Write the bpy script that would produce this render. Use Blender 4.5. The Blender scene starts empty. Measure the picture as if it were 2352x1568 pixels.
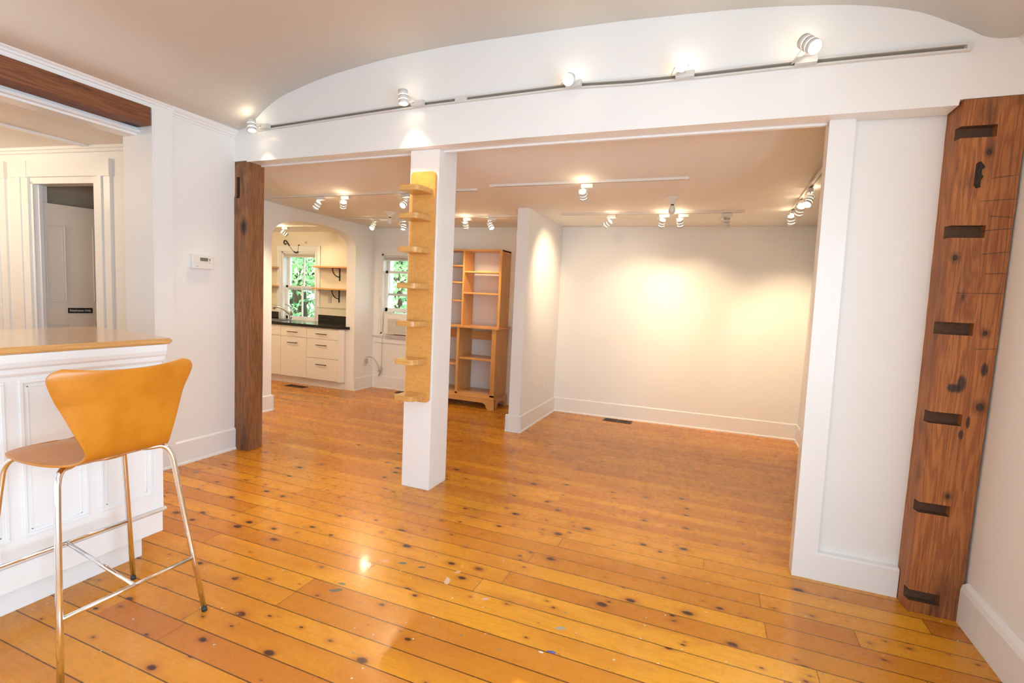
import bpy, bmesh, math, random
from mathutils import Vector, Matrix
random.seed(7)
PI = math.pi
S = bpy.context.scene
C = S.collection

# ------------------------------------------------------------------ camera
cd = bpy.data.cameras.new('camera'); cam = bpy.data.objects.new('camera', cd); C.objects.link(cam)
cd.sensor_width = 36; cd.sensor_fit = 'HORIZONTAL'; cd.lens = 1158.04/2352*36; cd.clip_start = .05
def cam_axes(yaw, pitch, roll):
    y, p, r = [math.radians(a) for a in (yaw, pitch, roll)]
    f = Vector((math.sin(y)*math.cos(p), math.cos(y)*math.cos(p), math.sin(p)))
    rt = Vector((math.cos(y), -math.sin(y), 0)); up = rt.cross(f)
    return rt*math.cos(r)+up*math.sin(r), -rt*math.sin(r)+up*math.cos(r), f
_r, _u, _f = cam_axes(-21.58349, -5.05887, 2.71525)
cam.matrix_world = Matrix(((_r.x,_u.x,-_f.x,0),(_r.y,_u.y,-_f.y,0),(_r.z,_u.z,-_f.z,1.5),(0,0,0,1)))
S.camera = cam

# ------------------------------------------------------------------ exposure, world, daylight
S.view_settings.view_transform = 'Standard'; S.view_settings.look = 'None'
S.view_settings.exposure = 0.27; S.view_settings.gamma = 1; S.view_settings.use_curve_mapping = False
W = bpy.data.worlds.new('sky'); S.world = W; W.use_nodes = True
nt = W.node_tree; nt.nodes.clear()
wo = nt.nodes.new('ShaderNodeOutputWorld'); wb = nt.nodes.new('ShaderNodeBackground')
wb.inputs[0].default_value = (.80,.92,1,1); wb.inputs[1].default_value = 3.0
nt.links.new(wb.outputs[0], wo.inputs[0])
def lamp_data(kind, name, energy, color, **k):
    l = bpy.data.lights.new(name, kind); l.energy = energy; l.color = color
    for a, b in k.items(): setattr(l, a, b)
    return l
def place(o, loc, d):
    o.location = loc; o.rotation_euler = Vector(d).to_track_quat('-Z', 'Y').to_euler()
sun = bpy.data.objects.new('sun', lamp_data('SUN', 'sun', 3.2, (1,.95,.85), angle=.01)); C.objects.link(sun)
place(sun, (4,-2,9), (-.7,.10,-.8))
DAY = (.47,.74,1)
WARM = (1,.74,.46)
def area(name, loc, d, sx, sy, e, col):
    o = bpy.data.objects.new(name, lamp_data('AREA', name, e, col, shape='RECTANGLE', size=sx, size_y=sy)); C.objects.link(o)
    place(o, loc, d); return o
# daylight through the windows behind the camera and on the right; the small back windows get theirs from the sky
area('daylight_rear', (-2.35,-2.9,1.45), (0,1,-.25), 1.5, 1.6, 9, DAY)
area('daylight_rear', (.05,-2.9,1.45), (0,1,-.25), 1.5, 1.6, 9, DAY)
area('daylight_side', (1.52,-.10,1.45), (-1,0,-.1), 3.1, 1.7, 112, DAY)
# hall ceiling lamp and a kitchen lamp added for brightness (out of view)
SPOT_E = 46

# ------------------------------------------------------------------ materials
class N:
    def __init__(s, name):
        s.m = bpy.data.materials.new(name); s.m.use_nodes = True; s.t = s.m.node_tree; s.t.nodes.clear()
        s.out = s.t.nodes.new('ShaderNodeOutputMaterial'); s.p = s.n('ShaderNodeBsdfPrincipled'); s.t.links.new(s.p.outputs[0], s.out.inputs[0])
    def n(s, k, **a):
        q = s.t.nodes.new(k)
        for i, j in a.items(): setattr(q, i, j)
        return q
    def put(s, sock, v):
        if isinstance(v, bpy.types.NodeSocket): s.t.links.new(v, sock)
        elif isinstance(v, (tuple, list)) and sock.type == 'RGBA' and len(v) == 3: sock.default_value = (*v, 1)
        else: sock.default_value = v
    def f(s, op, a, b=0, c=None, clamp=False):
        q = s.n('ShaderNodeMath', operation=op, use_clamp=clamp); s.put(q.inputs[0], a); s.put(q.inputs[1], b)
        if c is not None: s.put(q.inputs[2], c)
        return q.outputs[0]
    def mix(s, fac, a, b, mode='MIX'):
        q = s.n('ShaderNodeMix', data_type='RGBA', blend_type=mode); s.put(q.inputs[0], fac); s.put(q.inputs[6], a); s.put(q.inputs[7], b)
        return q.outputs[2]
    def xyz(s, x, y, z):
        q = s.n('ShaderNodeCombineXYZ'); s.put(q.inputs[0], x); s.put(q.inputs[1], y); s.put(q.inputs[2], z); return q.outputs[0]
    def pos(s):
        q = s.n('ShaderNodeTexCoord'); r = s.n('ShaderNodeSeparateXYZ'); s.t.links.new(q.outputs['Object'], r.inputs[0]); s.co = q.outputs['Object']
        return r.outputs
    def noise(s, v, scale, detail=3, rough=.5, dist=0):
        q = s.n('ShaderNodeTexNoise'); s.put(q.inputs['Vector'], v); q.inputs['Scale'].default_value = scale
        q.inputs['Detail'].default_value = detail; q.inputs['Roughness'].default_value = rough; q.inputs['Distortion'].default_value = dist
        return q.outputs[0]
    def vor(s, v, scale, out='Distance', dim='2D'):
        q = s.n('ShaderNodeTexVoronoi', voronoi_dimensions=dim); s.put(q.inputs['Vector'], v); q.inputs['Scale'].default_value = scale
        return q.outputs
    def white(s, v):
        q = s.n('ShaderNodeTexWhiteNoise', noise_dimensions='3D'); s.put(q.inputs['Vector'], v); return q.outputs
    def ss(s, x, a, b):   # smoothstep a..b -> 0..1
        q = s.n('ShaderNodeMapRange', interpolation_type='SMOOTHSTEP'); s.put(q.inputs[0], x)
        q.inputs[1].default_value = a; q.inputs[2].default_value = b; q.inputs[3].default_value = 0; q.inputs[4].default_value = 1
        return q.outputs[0]
    def bump(s, h, strength, dist=.01):
        q = s.n('ShaderNodeBump'); s.put(q.inputs['Height'], h); q.inputs['Strength'].default_value = strength; q.inputs['Distance'].default_value = dist
        s.t.links.new(q.outputs[0], s.p.inputs['Normal'])
    def set(s, **k):
        for a, b in k.items(): s.put(s.p.inputs[a.replace('_', ' ')], b)
        return s.m

def paint(name, col, rough=.5, bump=.12, scale=30, spec=.3):
    q = N(name); q.pos()
    n1 = q.noise(q.co, scale, 4, .6); n2 = q.noise(q.co, 2.2, 2)
    c = q.mix(n2, col, tuple(v*.965 for v in col))
    q.bump(n1, bump, .004)
    return q.set(Base_Color=c, Roughness=rough, **{'Specular_IOR_Level': spec})
M = {}
M['wall'] = paint('wall_plaster', (.88,.87,.85), .55, .25, 14)
M['ceiling'] = paint('ceiling_plaster', (.92,.89,.84), .7, .12, 9)
M['trim'] = paint('white_gloss_paint', (.88,.875,.865), .28, .06, 25, .5)
M['cream'] = paint('cream_paint', (.84,.77,.62), .45, .1, 20)  # one cream tone for the kitchen walls and ledges
M['cabinet'] = paint('cabinet_laminate', (.86,.82,.76), .38, .02, 30)
M['tan'] = paint('tan_paint', (.60,.46,.33), .6)  # dim warm light of the closet is put into this wall colour
M['door'] = paint('door_paint', (.74,.66,.56), .45, .1, 20)  # beige leaf colour carries the dimness of the unlit doorway
def plain(name, col, rough=.5, metal=0, var=.06, scale=12, **k):
    q = N(name); q.pos(); n1 = q.noise(q.co, scale, 3)
    c = q.mix(n1, tuple(v*(1-var) for v in col), tuple(min(1, v*(1+var)) for v in col))
    return q.set(Base_Color=c, Roughness=rough, Metallic=metal, **k)
M['chrome'] = plain('polished_chrome', (.80,.80,.81), .10, 1, .02)
M['steel'] = plain('brushed_steel', (.60,.58,.55), .28, 1, .05)
M['black_iron'] = plain('black_iron', (.018,.016,.015), .45, .3)
M['bronze'] = plain('dark_bronze', (.06,.04,.03), .38, .6)
M['vent'] = plain('brown_vent_metal', (.10,.07,.055), .45, .5)
M['plastic'] = plain('white_plastic', (.80,.79,.75), .35)
M['beige_plastic'] = plain('beige_plastic', (.55,.50,.42), .4)
M['grey_plastic'] = plain('grey_plastic', (.30,.30,.27), .4)
M['lcd'] = plain('lcd_screen', (.16,.17,.12), .25)
M['sign'] = plain('black_sign', (.015,.013,.013), .35)
M['sign_text'] = plain('sign_lettering', (.75,.73,.68), .5)
M['track'] = plain('white_track_metal', (.70,.69,.66), .35)
M['track_ceiling'] = plain('cream_track_metal', (.80,.74,.66), .45)
M['slot'] = plain('track_slot_dark', (.22,.19,.15), .5)
M['rubber'] = plain('black_rubber', (.03,.03,.03), .6)
M['blind'] = plain('blind_fabric', (.66,.60,.52), .8)
M['cord'] = plain('grey_cord', (.45,.42,.38), .5)
M['mortise'] = plain('dark_mortise_wood', (.10,.048,.025), .8, 0, .35, 40)  # dark old wood, with the shade of the recess put into the colour
M['knot'] = plain('dark_gap', (.03,.02,.015), .8)
M['bark'] = plain('bark', (.12,.08,.05), .9)
M['grass'] = plain('grass', (.10,.22,.05), .9, scale=3, var=.4)
# granite
q = N('black_granite'); q.pos(); v = q.noise(q.co, 160, 2); k = q.ss(v, .62, .72)
M['granite'] = q.set(Base_Color=q.mix(k, (.012,.012,.013), (.16,.17,.16)), Roughness=.12)
# glass
q = N('window_glass'); q.p.inputs['Base Color'].default_value = (1,1,1,1)
M['glass'] = q.set(Roughness=0.0, IOR=1.02, **{'Transmission_Weight': 1.0})
q = N('frosted_bulb'); M['bulb_glass'] = q.set(Base_Color=(.9,.9,.88), Roughness=.3, **{'Transmission_Weight': .3})
# foliage
q = N('foliage'); q.pos(); v = q.noise(q.co, 1.3, 3); w = q.noise(q.co, 9, 2)
c = q.mix(q.ss(v, .35, .65), (.12,.34,.17), (.42,.68,.30)); c = q.mix(q.ss(w, .5, .72), c, (.70,.88,.52))
M['leaf'] = q.set(Base_Color=c, Roughness=.6)
def emis(name, col, e):
    q = N(name); return q.set(Base_Color=(.9,.9,.9), Emission_Color=col, Emission_Strength=e)
M['lit'] = emis('lit_lamp_face', (1,.86,.62), 22)
M['lit_soft'] = emis('lit_lamp_glow', (1,.84,.62), 5)

def wood(name, c0, c1, c2, axis='z', rough=.35, freq=1.0, knots=.0, bump=.0, coat=0, dark=.0, spots=(), cuts=()):
    """grain runs along `axis` (object space)"""
    q = N(name); x, y, z = q.pos()
    L = {'x': x, 'y': y, 'z': z}; o = [a for a in 'xyz' if a != axis]
    a, b, l = L[o[0]], L[o[1]], L[axis]
    lv = q.f('MULTIPLY', l, .9*freq)
    vec = q.xyz(q.f('MULTIPLY', a, 14*freq), q.f('MULTIPLY', b, 14*freq), lv)
    n1 = q.noise(vec, 1, 4, .55, .6)
    vec2 = q.xyz(q.f('MULTIPLY', a, 90*freq), q.f('MULTIPLY', b, 90*freq), q.f('MULTIPLY', l, 4*freq))
    n2 = q.noise(vec2, 1, 3, .6)
    rings = q.f('FRACT', q.f('MULTIPLY', n1, 9))
    rings = q.f('MULTIPLY', q.f('ABSOLUTE', q.f('SUBTRACT', rings, .5)), 2)
    c = q.mix(q.ss(rings, .1, .95), c0, c1)
    c = q.mix(q.f('MULTIPLY', q.ss(n2, .45, .75), .55), c, c2)
    n3 = q.noise(q.xyz(q.f('MULTIPLY', a, 5), q.f('MULTIPLY', b, 5), q.f('MULTIPLY', l, 1.3)), 1, 2)
    c = q.mix(q.f('MULTIPLY', q.ss(n3, .45, .7), .5), c, c2)
    if knots:
        kv = q.vor(q.xyz(q.f('ADD', a, q.f('MULTIPLY', b, 1.0)), q.f('MULTIPLY', l, .62), 0), knots)
        sel = q.n('ShaderNodeSeparateColor'); q.t.links.new(kv['Color'], sel.inputs[0])
        on = q.f('GREATER_THAN', sel.outputs[0], .55)
        dd = q.f('ADD', kv['Distance'], q.f('MULTIPLY', n2, .06))
        c = q.mix(q.f('MULTIPLY', on, q.f('SUBTRACT', 1, q.ss(dd, .05, .16))), c, tuple(v*.25 for v in c2))
    if dark:
        n4 = q.noise(q.xyz(q.f('MULTIPLY', a, 7), q.f('MULTIPLY', b, 7), q.f('MULTIPLY', l, 2.2)), 1, 4, .6)
        c = q.mix(q.f('MULTIPLY', q.ss(n4, .56, .68), dark), c, (.02,.012,.008))
    for (kx, kz, rx, rz, core) in spots:
        dx = q.f('DIVIDE', q.f('SUBTRACT', x, kx), rx); dz = q.f('DIVIDE', q.f('SUBTRACT', z, kz), rz)
        d = q.f('ADD', q.f('SQRT', q.f('ADD', q.f('MULTIPLY', dx, dx), q.f('MULTIPLY', dz, dz))), q.f('MULTIPLY', q.f('SUBTRACT', n2, .5), .9))
        if core: c = q.mix(q.f('MULTIPLY', q.f('SUBTRACT', 1, q.ss(d, .9, 2.4)), .55), c, tuple(v*.6 for v in c2))
        c = q.mix(q.f('MULTIPLY', q.f('SUBTRACT', 1, q.ss(d, .55, 1.05)), .9), c, (.022,.012,.008))
    h = q.f('ADD', n2, q.f('MULTIPLY', rings, .6))
    for (cz, x0_, tilt) in cuts:
        dl = q.f('ABSOLUTE', q.f('SUBTRACT', q.f('SUBTRACT', z, cz), q.f('MULTIPLY', x, tilt)))
        m_ = q.f('MULTIPLY', q.f('LESS_THAN', q.f('ADD', dl, q.f('MULTIPLY', q.f('SUBTRACT', n1, .5), .006)), .0018), q.f('GREATER_THAN', x, x0_))
        c = q.mix(q.f('MULTIPLY', m_, .7), c, (.04,.018,.010))
    if bump: q.bump(h, bump, .003)
    q.set(Base_Color=c, Roughness=rough)
    if coat: q.set(**{'Coat_Weight': coat, 'Coat_Roughness': .12})
    return q.m
M['timber'] = wood('old_timber', (.46,.165,.042), (.32,.10,.026), (.13,.040,.012), 'z', .55, 1.0, 0, .6, 0, .45,
    spots=((.010,2.274,.012,.016,1), (-.067,1.786,.013,.016,1), (.082,1.434,.012,.015,1), (.097,1.079,.018,.022,1), (.020,.622,.012,.016,1), (.018,1.185,.022,.055,0), (-.010,1.160,.035,.028,0), (.060,1.00,.010,.035,0), (.040,.935,.012,.030,0), (.095,1.26,.016,.04,0), (-.02,1.60,.006,.02,1)),
    cuts=((2.15,.03,.12), (2.05,.0,.05), (1.985,.04,-.1), (1.91,.03,.1), (1.80,.03,.12), (1.71,.05,.05), (1.62,-.05,.02), (1.35,.05,.1)))
M['timber_left'] = wood('old_timber_brown', (.36,.155,.06), (.25,.10,.04), (.11,.044,.02), 'z', .6, 1.2, 2.0, .7, 0, .4)
M['timber_y'] = wood('old_timber_beam', (.26,.09,.032), (.19,.062,.024), (.06,.022,.01), 'y', .55, 1.2, 2.0, .6, 0, .8)
M['pine_z'] = wood('honey_pine_vertical', (.74,.39,.125), (.66,.33,.095), (.56,.26,.07), 'z', .35, .8, 0, .05, .15)
M['pine_x'] = wood('honey_pine_horizontal', (.76,.41,.135), (.68,.34,.10), (.58,.27,.07), 'x', .35, .8, 0, .05, .15)
q = N('maple_board'); x, y, z = q.pos(); n1 = q.noise(q.xyz(q.f('MULTIPLY', x, 14), 0, q.f('MULTIPLY', z, 26)), 1, 4, .6, 1.2); n2 = q.noise(q.xyz(q.f('MULTIPLY', x, 60), 0, q.f('MULTIPLY', z, 30)), 1, 3, .6)
c = q.mix(q.ss(n1, .35, .65), (.77,.39,.10), (.71,.335,.08)); c = q.mix(q.f('MULTIPLY', q.ss(n2, .55, .75), .4), c, (.52,.20,.035))
M['cherry_z'] = q.set(Base_Color=c, Roughness=.33, **{'Coat_Weight': .2, 'Coat_Roughness': .15})
M['ply_x'] = wood('maple_shelf', (.76,.42,.13), (.66,.34,.09), (.54,.25,.06), 'x', .35, .8, 0, .03, .2)
M['bartop'] = wood('bar_top_wood', (.72,.39,.14), (.66,.34,.11), (.60,.30,.095), 'y', .16, .7, 0, .0, .5)
q = N('stool_veneer'); q.pos(); n1 = q.noise(q.co, 9, 4, .6); n2 = q.noise(q.co, 60, 3, .6)
c = q.mix(q.ss(n1, .35, .65), (.47,.165,.010), (.55,.205,.015)); c = q.mix(q.f('MULTIPLY', q.ss(n2, .4, .7), .35), c, (.54,.18,.015))
M['stool_wood'] = q.set(Base_Color=c, Roughness=.33, **{'Coat_Weight': .2, 'Coat_Roughness': .2})

# floor
q = N('pine_floor'); x, y, z = q.pos()
wob = q.f('MULTIPLY', q.f('SUBTRACT', q.noise(q.xyz(q.f('MULTIPLY', x, .8), 0, 0), 1, 1), .5), .006)
yy = q.f('ADD', q.f('SUBTRACT', y, 3.252), wob)
far = q.f('GREATER_THAN', yy, 0)
row = q.f('DIVIDE', yy, q.f('SUBTRACT', .129, q.f('MULTIPLY', far, .036)))
ri = q.f('FLOOR', row); rf = q.f('SUBTRACT', row, ri)
rr = q.white(q.xyz(ri, 3.7, 1.1)); r1 = rr['Value']
blen = q.f('ADD', 1.5, q.f('MULTIPLY', r1, 1.6))
bx = q.f('DIVIDE', q.f('ADD', x, q.f('MULTIPLY', r1, 37.3)), blen); bi = q.f('FLOOR', bx); bf = q.f('SUBTRACT', bx, bi)
br = q.white(q.xyz(ri, bi, 9.2)); b1 = br['Value']
sc = q.n('ShaderNodeSeparateColor'); q.t.links.new(br['Color'], sc.inputs[0]); b2 = sc.outputs[1]; b3 = sc.outputs[2]
gx = q.f('ADD', x, q.f('MULTIPLY', b1, 23)); gy = q.f('ADD', y, q.f('MULTIPLY', b2, 11))
nz = q.noise(q.xyz(q.f('MULTIPLY', gx, .9), q.f('MULTIPLY', gy, 9), 0), 1, 3, .5, .8)
ring = q.f('MULTIPLY', q.f('ABSOLUTE', q.f('SUBTRACT', q.f('FRACT', q.f('MULTIPLY', nz, 11)), .5)), 2)
fine = q.noise(q.xyz(q.f('MULTIPLY', gx, 3), q.f('MULTIPLY', gy, 130), 0), 1, 3, .6)
c = q.mix(b1, (.55,.200,.013), (.76,.335,.022))
spb = q.f('MULTIPLY', q.f('COMPARE', ri, -15, .1), q.f('LESS_THAN', x, -.95))
spb = q.f('MULTIPLY', spb, q.f('GREATER_THAN', x, -2.46))
c = q.mix(q.f('MULTIPLY', q.f('GREATER_THAN', b3, .86), .35), c, (.50,.16,.02))
c = q.mix(q.f('MULTIPLY', spb, .8), c, (.44,.125,.018))
c = q.mix(q.f('MULTIPLY', q.ss(ring, .55, 1), .30), c, (.48,.155,.02))
c = q.mix(q.f('MULTIPLY', q.ss(fine, .5, .8), .35), c, (.50,.17,.022))
big = q.noise(q.xyz(q.f('MULTIPLY', gx, 1.2), q.f('MULTIPLY', gy, 3), 0), 1, 2)
c = q.mix(q.f('MULTIPLY', q.ss(big, .45, .7), .55), c, (.47,.145,.016))
# knots
for sc_, lo, thr, st in ((4.2, .06, .42, 1.0), (8.0, .04, .70, .85)):
    kv = q.vor(q.xyz(q.f('MULTIPLY', gx, .75), q.f('MULTIPLY', gy, 1.25), 0), sc_)
    s2 = q.n('ShaderNodeSeparateColor'); q.t.links.new(kv['Color'], s2.inputs[0])
    on = q.f('MULTIPLY', q.f('GREATER_THAN', s2.outputs[0], thr), q.f('SUBTRACT', 1, q.f('MULTIPLY', q.ss(y, 3.6, 5.2), .5 if sc_ < 5 else .9)))
    sz = q.f('ADD', .45, q.f('MULTIPLY', s2.outputs[1], .8))
    dd = q.f('DIVIDE', q.f('ADD', kv['Distance'], q.f('MULTIPLY', fine, .03)), sz)
    halo = q.f('SUBTRACT', 1, q.ss(dd, .03, .26)); core = q.f('SUBTRACT', 1, q.ss(dd, lo, lo+.05))
    c = q.mix(q.f('MULTIPLY', q.f('MULTIPLY', on, halo), .6), c, (.36,.10,.015))
    c = q.mix(q.f('MULTIPLY', q.f('MULTIPLY', on, core), st), c, (.07,.022,.010))
# gaps and butt joints
edge = q.f('MINIMUM', rf, q.f('SUBTRACT', 1, rf))
gw = q.f('ADD', .010, q.f('MULTIPLY', q.noise(q.xyz(q.f('MULTIPLY', x, .7), ri, 0), 1, 2), .026))
gap = q.f('LESS_THAN', edge, gw)
ends = q.f('MULTIPLY', q.f('MINIMUM', bf, q.f('SUBTRACT', 1, bf)), blen)
gap = q.f('MAXIMUM', gap, q.f('LESS_THAN', ends, .0016))
# nail holes close to the joints
nh = q.vor(q.xyz(q.f('MULTIPLY', x, 2.6), q.f('ADD', ri, .5), 0), 1, dim='2D')
c = q.mix(q.f('MULTIPLY', gap, q.f('SUBTRACT', .85, q.f('MULTIPLY', far, .35))), c, (.06,.018,.006))
# soft wear and dents
we = q.noise(q.xyz(q.f('MULTIPLY', x, 18), q.f('MULTIPLY', y, 18), 0), 1, 4, .7)
c = q.mix(q.f('MULTIPLY', q.ss(we, .68, .82), .22), c, (.25,.09,.03))
stn = q.noise(q.xyz(q.f('MULTIPLY', x, 1.6), q.f('MULTIPLY', y, 22), 3.1), 1, 3, .6)
reg = q.f('SUBTRACT', 1, q.ss(q.f('SQRT', q.f('ADD', q.f('POWER', q.f('MULTIPLY', q.f('ADD', x, 5.15), .8), 2), q.f('POWER', q.f('SUBTRACT', y, 5.45), 2))), .35, .9))
c = q.mix(q.f('MULTIPLY', q.f('MULTIPLY', q.ss(stn, .42, .62), reg), .7), c, (.16,.085,.04))
# paint flecks dropped on the boards
pv = q.vor(q.co, 11); s3 = q.n('ShaderNodeSeparateColor'); q.t.links.new(pv['Color'], s3.inputs[0])
wm = q.noise(q.co, 45, 3, .7)
fl = q.f('MULTIPLY', q.f('GREATER_THAN', s3.outputs[0], .80), q.f('LESS_THAN', q.f('ADD', pv['Distance'], q.f('MULTIPLY', wm, .10)), .095))
c = q.mix(q.f('MULTIPLY', fl, q.f('SUBTRACT', .8, q.f('MULTIPLY', q.ss(y, 2.6, 4), .75))), c, q.mix(q.f('GREATER_THAN', s3.outputs[1], .7), (.74,.70,.62), (.16,.22,.30)))
for (sx, sy, r_, a_, col) in ((-1.495,2.289,.034,.4,(.02,.13,.13)), (-1.646,2.192,.035,2.2,(.75,.70,.66)), (-1.593,2.265,.03,.6,(.75,.45,.38)), (-1.18,2.347,.03,.9,(.78,.42,.33)),
        (-1.19,2.245,.045,2.,(.70,.52,.42)), (-.943,2.19,.028,.7,(.78,.45,.38)), (-.532,1.97,.026,.1,(.01,.08,.42)), (-.571,1.951,.016,0,(.72,.75,.72)),
        (-1.644,1.928,.045,.6,(.05,.10,.09)), (-1.655,1.985,.03,.1,(.02,.14,.12)), (-.541,2.138,.035,.5,(.32,.34,.34)), (-3.70,2.70,.04,.3,(.12,.18,.15)), (-1.38,2.30,.03,.5,(.10,.06,.04))):
    dx = q.f('SUBTRACT', x, sx); dy = q.f('SUBTRACT', y, sy); ca, sa = math.cos(a_), math.sin(a_)
    u = q.f('ADD', q.f('MULTIPLY', dx, ca), q.f('MULTIPLY', dy, sa)); v = q.f('SUBTRACT', q.f('MULTIPLY', dy, ca), q.f('MULTIPLY', dx, sa))
    d2 = q.f('SQRT', q.f('ADD', q.f('MULTIPLY', u, u), q.f('MULTIPLY', q.f('MULTIPLY', v, v), 5)))
    msk = q.f('LESS_THAN', q.f('ADD', d2, q.f('MULTIPLY', wm, r_*1.1)), r_*1.25)
    c = q.mix(q.f('MULTIPLY', msk, .85), c, col)
hb = q.f('SUBTRACT', q.f('MULTIPLY', q.noise(q.xyz(q.f('MULTIPLY', x, 2.5), q.f('MULTIPLY', y, 9), 0), 1, 2), 1.0), q.f('MULTIPLY', gap, .6))
q.bump(hb, .10, .006)
M['floor'] = q.set(Base_Color=c, Roughness=q.f('ADD', .20, q.f('MULTIPLY', we, .16)), **{'Coat_Weight': .12, 'Coat_Roughness': .1, 'Specular_IOR_Level': .32})

# ------------------------------------------------------------------ mesh helpers
WM = {}
def nb(): return bmesh.new()
def box(bm, x0, x1, y0, y1, z0, z1, bev=0, mat=None):
    r = bmesh.ops.create_cube(bm, size=1)
    vs = r['verts']
    for v in vs:
        v.co = Vector((x0+(v.co.x+.5)*(x1-x0), y0+(v.co.y+.5)*(y1-y0), z0+(v.co.z+.5)*(z1-z0)))
    if bev:
        es = {e for v in vs for e in v.link_edges}
        bmesh.ops.bevel(bm, geom=list(es), offset=bev, segments=2, affect='EDGES', profile=.5)
    return vs
def prism(bm, pts, z0, z1, axis='z'):
    """extrude a polygon. axis z: pts=(x,y); axis x: pts=(y,z); axis y: pts=(x,z)"""
    def P(a, b, h): return {'z': (a,b,h), 'x': (h,a,b), 'y': (a,h,b)}[axis]
    lo = [bm.verts.new(P(a, b, z0)) for a, b in pts]; hi = [bm.verts.new(P(a, b, z1)) for a, b in pts]
    fs = [bm.faces.new(lo), bm.faces.new(hi)]; n = len(pts)
    for i in range(n): fs.append(bm.faces.new((lo[i], lo[(i+1) % n], hi[(i+1) % n], hi[i])))
    bmesh.ops.recalc_face_normals(bm, faces=fs)
    return lo+hi
def tube(bm, pts, r, seg=12, cap=True):
    pts = [Vector(p) for p in pts]; rings = []
    rs = r if isinstance(r, (list, tuple)) else [r]*len(pts)
    up = None
    for i, p in enumerate(pts):
        t = (pts[min(i+1, len(pts)-1)]-pts[max(i-1, 0)]).normalized()
        if up is None:
            up = t.orthogonal().normalized()
        up = (up - t*up.dot(t)).normalized(); sd = t.cross(up)
        rings.append([bm.verts.new(p+(up*math.cos(a)+sd*math.sin(a))*rs[i]) for a in [2*PI*k/seg for k in range(seg)]])
    fs = []
    for a, b in zip(rings, rings[1:]):
        for k in range(seg): fs.append(bm.faces.new((a[k], a[(k+1) % seg], b[(k+1) % seg], b[k])))
    if cap: fs.append(bm.faces.new(list(reversed(rings[0])))); fs.append(bm.faces.new(rings[-1]))
    bmesh.ops.recalc_face_normals(bm, faces=fs)
    for f in fs: f.smooth = True
def lathe(bm, prof, org, d, seg=20):
    """prof = [(r, h)...] along direction d from org"""
    d = Vector(d).normalized(); u = d.orthogonal().normalized(); w = d.cross(u); org = Vector(org); rings = []
    for r, h in prof:
        rings.append([bm.verts.new(org+d*h+(u*math.cos(a)+w*math.sin(a))*max(r, 1e-5)) for a in [2*PI*k/seg for k in range(seg)]])
    fs = []
    for a, b in zip(rings, rings[1:]):
        for k in range(seg): fs.append(bm.faces.new((a[k], a[(k+1) % seg], b[(k+1) % seg], b[k])))
    if prof[0][0] > 1e-4: fs.append(bm.faces.new(list(reversed(rings[0]))))
    if prof[-1][0] > 1e-4: fs.append(bm.faces.new(rings[-1]))
    bmesh.ops.recalc_face_normals(bm, faces=fs)
    for f in fs: f.smooth = len(f.verts) == 4
def arcpts(c, r, a0, a1, n):
    return [(c[0]+r*math.cos(a0+(a1-a0)*i/n), c[1]+r*math.sin(a0+(a1-a0)*i/n)) for i in range(n+1)]
def vox(bm, xs, ys, zs, fill, maxc=None):
    def sub(a):
        if not maxc: return list(a)
        o = [a[0]]
        for p, r in zip(a, a[1:]):
            n = max(1, math.ceil((r-p)/maxc))
            o += [p+(r-p)*(i+1)/n for i in range(n)]
        return o
    X, Y, Z = sub(xs), sub(ys), sub(zs)
    full = lambda i, j, k: 0 <= i < len(X)-1 and 0 <= j < len(Y)-1 and 0 <= k < len(Z)-1 and fill((X[i]+X[i+1])/2, (Y[j]+Y[j+1])/2, (Z[k]+Z[k+1])/2)
    vd = {}
    def V(i, j, k):
        if (i, j, k) not in vd: vd[(i, j, k)] = bm.verts.new((X[i], Y[j], Z[k]))
        return vd[(i, j, k)]
    for i in range(len(X)-1):
        for j in range(len(Y)-1):
            for k in range(len(Z)-1):
                if not full(i, j, k): continue
                I, J, K = i+1, j+1, k+1
                for (di, dj, dk, q4) in ((-1,0,0,((i,j,k),(i,j,K),(i,J,K),(i,J,k))), (1,0,0,((I,j,k),(I,J,k),(I,J,K),(I,j,K))),
                        (0,-1,0,((i,j,k),(I,j,k),(I,j,K),(i,j,K))), (0,1,0,((i,J,k),(i,J,K),(I,J,K),(I,J,k))),
                        (0,0,-1,((i,j,k),(i,J,k),(I,J,k),(I,j,k))), (0,0,1,((i,j,K),(I,j,K),(I,J,K),(i,J,K)))):
                    if not full(i+di, j+dj, k+dk): bm.faces.new([V(*c_) for c_ in q4])
    return bm
def obj(name, bm, mat, parent=None, smooth=False):
    me = bpy.data.meshes.new(name)
    if parent is not None:
        bm.transform(WM[parent].inverted()); w = WM[parent]
    else:
        xs = [v.co for v in bm.verts]
        c_ = Vector(((min(v.x for v in xs)+max(v.x for v in xs))/2, (min(v.y for v in xs)+max(v.y for v in xs))/2, min(v.z for v in xs)))
        w = Matrix.Translation(c_); bm.transform(w.inverted())
    if smooth:
        for f in bm.faces: f.smooth = True
    bm.to_mesh(me); bm.free()
    o = bpy.data.objects.new(name, me); C.objects.link(o)
    me.materials.append(M[mat] if isinstance(mat, str) else mat)
    if parent is not None: o.parent = parent
    else: o.matrix_world = w
    WM[o] = w
    return o
def thing(name, label, cat, loc=(0,0,0), rotz=0, group=None):
    o = bpy.data.objects.new(name, None); C.objects.link(o); o.empty_display_size = .1
    o.location = loc; o.rotation_euler = (0,0,rotz)
    WM[o] = Matrix.Translation(Vector(loc)) @ Matrix.Rotation(rotz, 4, 'Z')
    o['label'] = label; o['category'] = cat
    if group: o['group'] = group
    return o
def tag(o, label, cat, group=None):
    o['label'] = label; o['category'] = cat
    if group: o['group'] = group
    return o
def struct(name, bm, mat, smooth=False):
    o = obj(name, bm, mat, None, smooth); o['kind'] = 'structure'; return o
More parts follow.
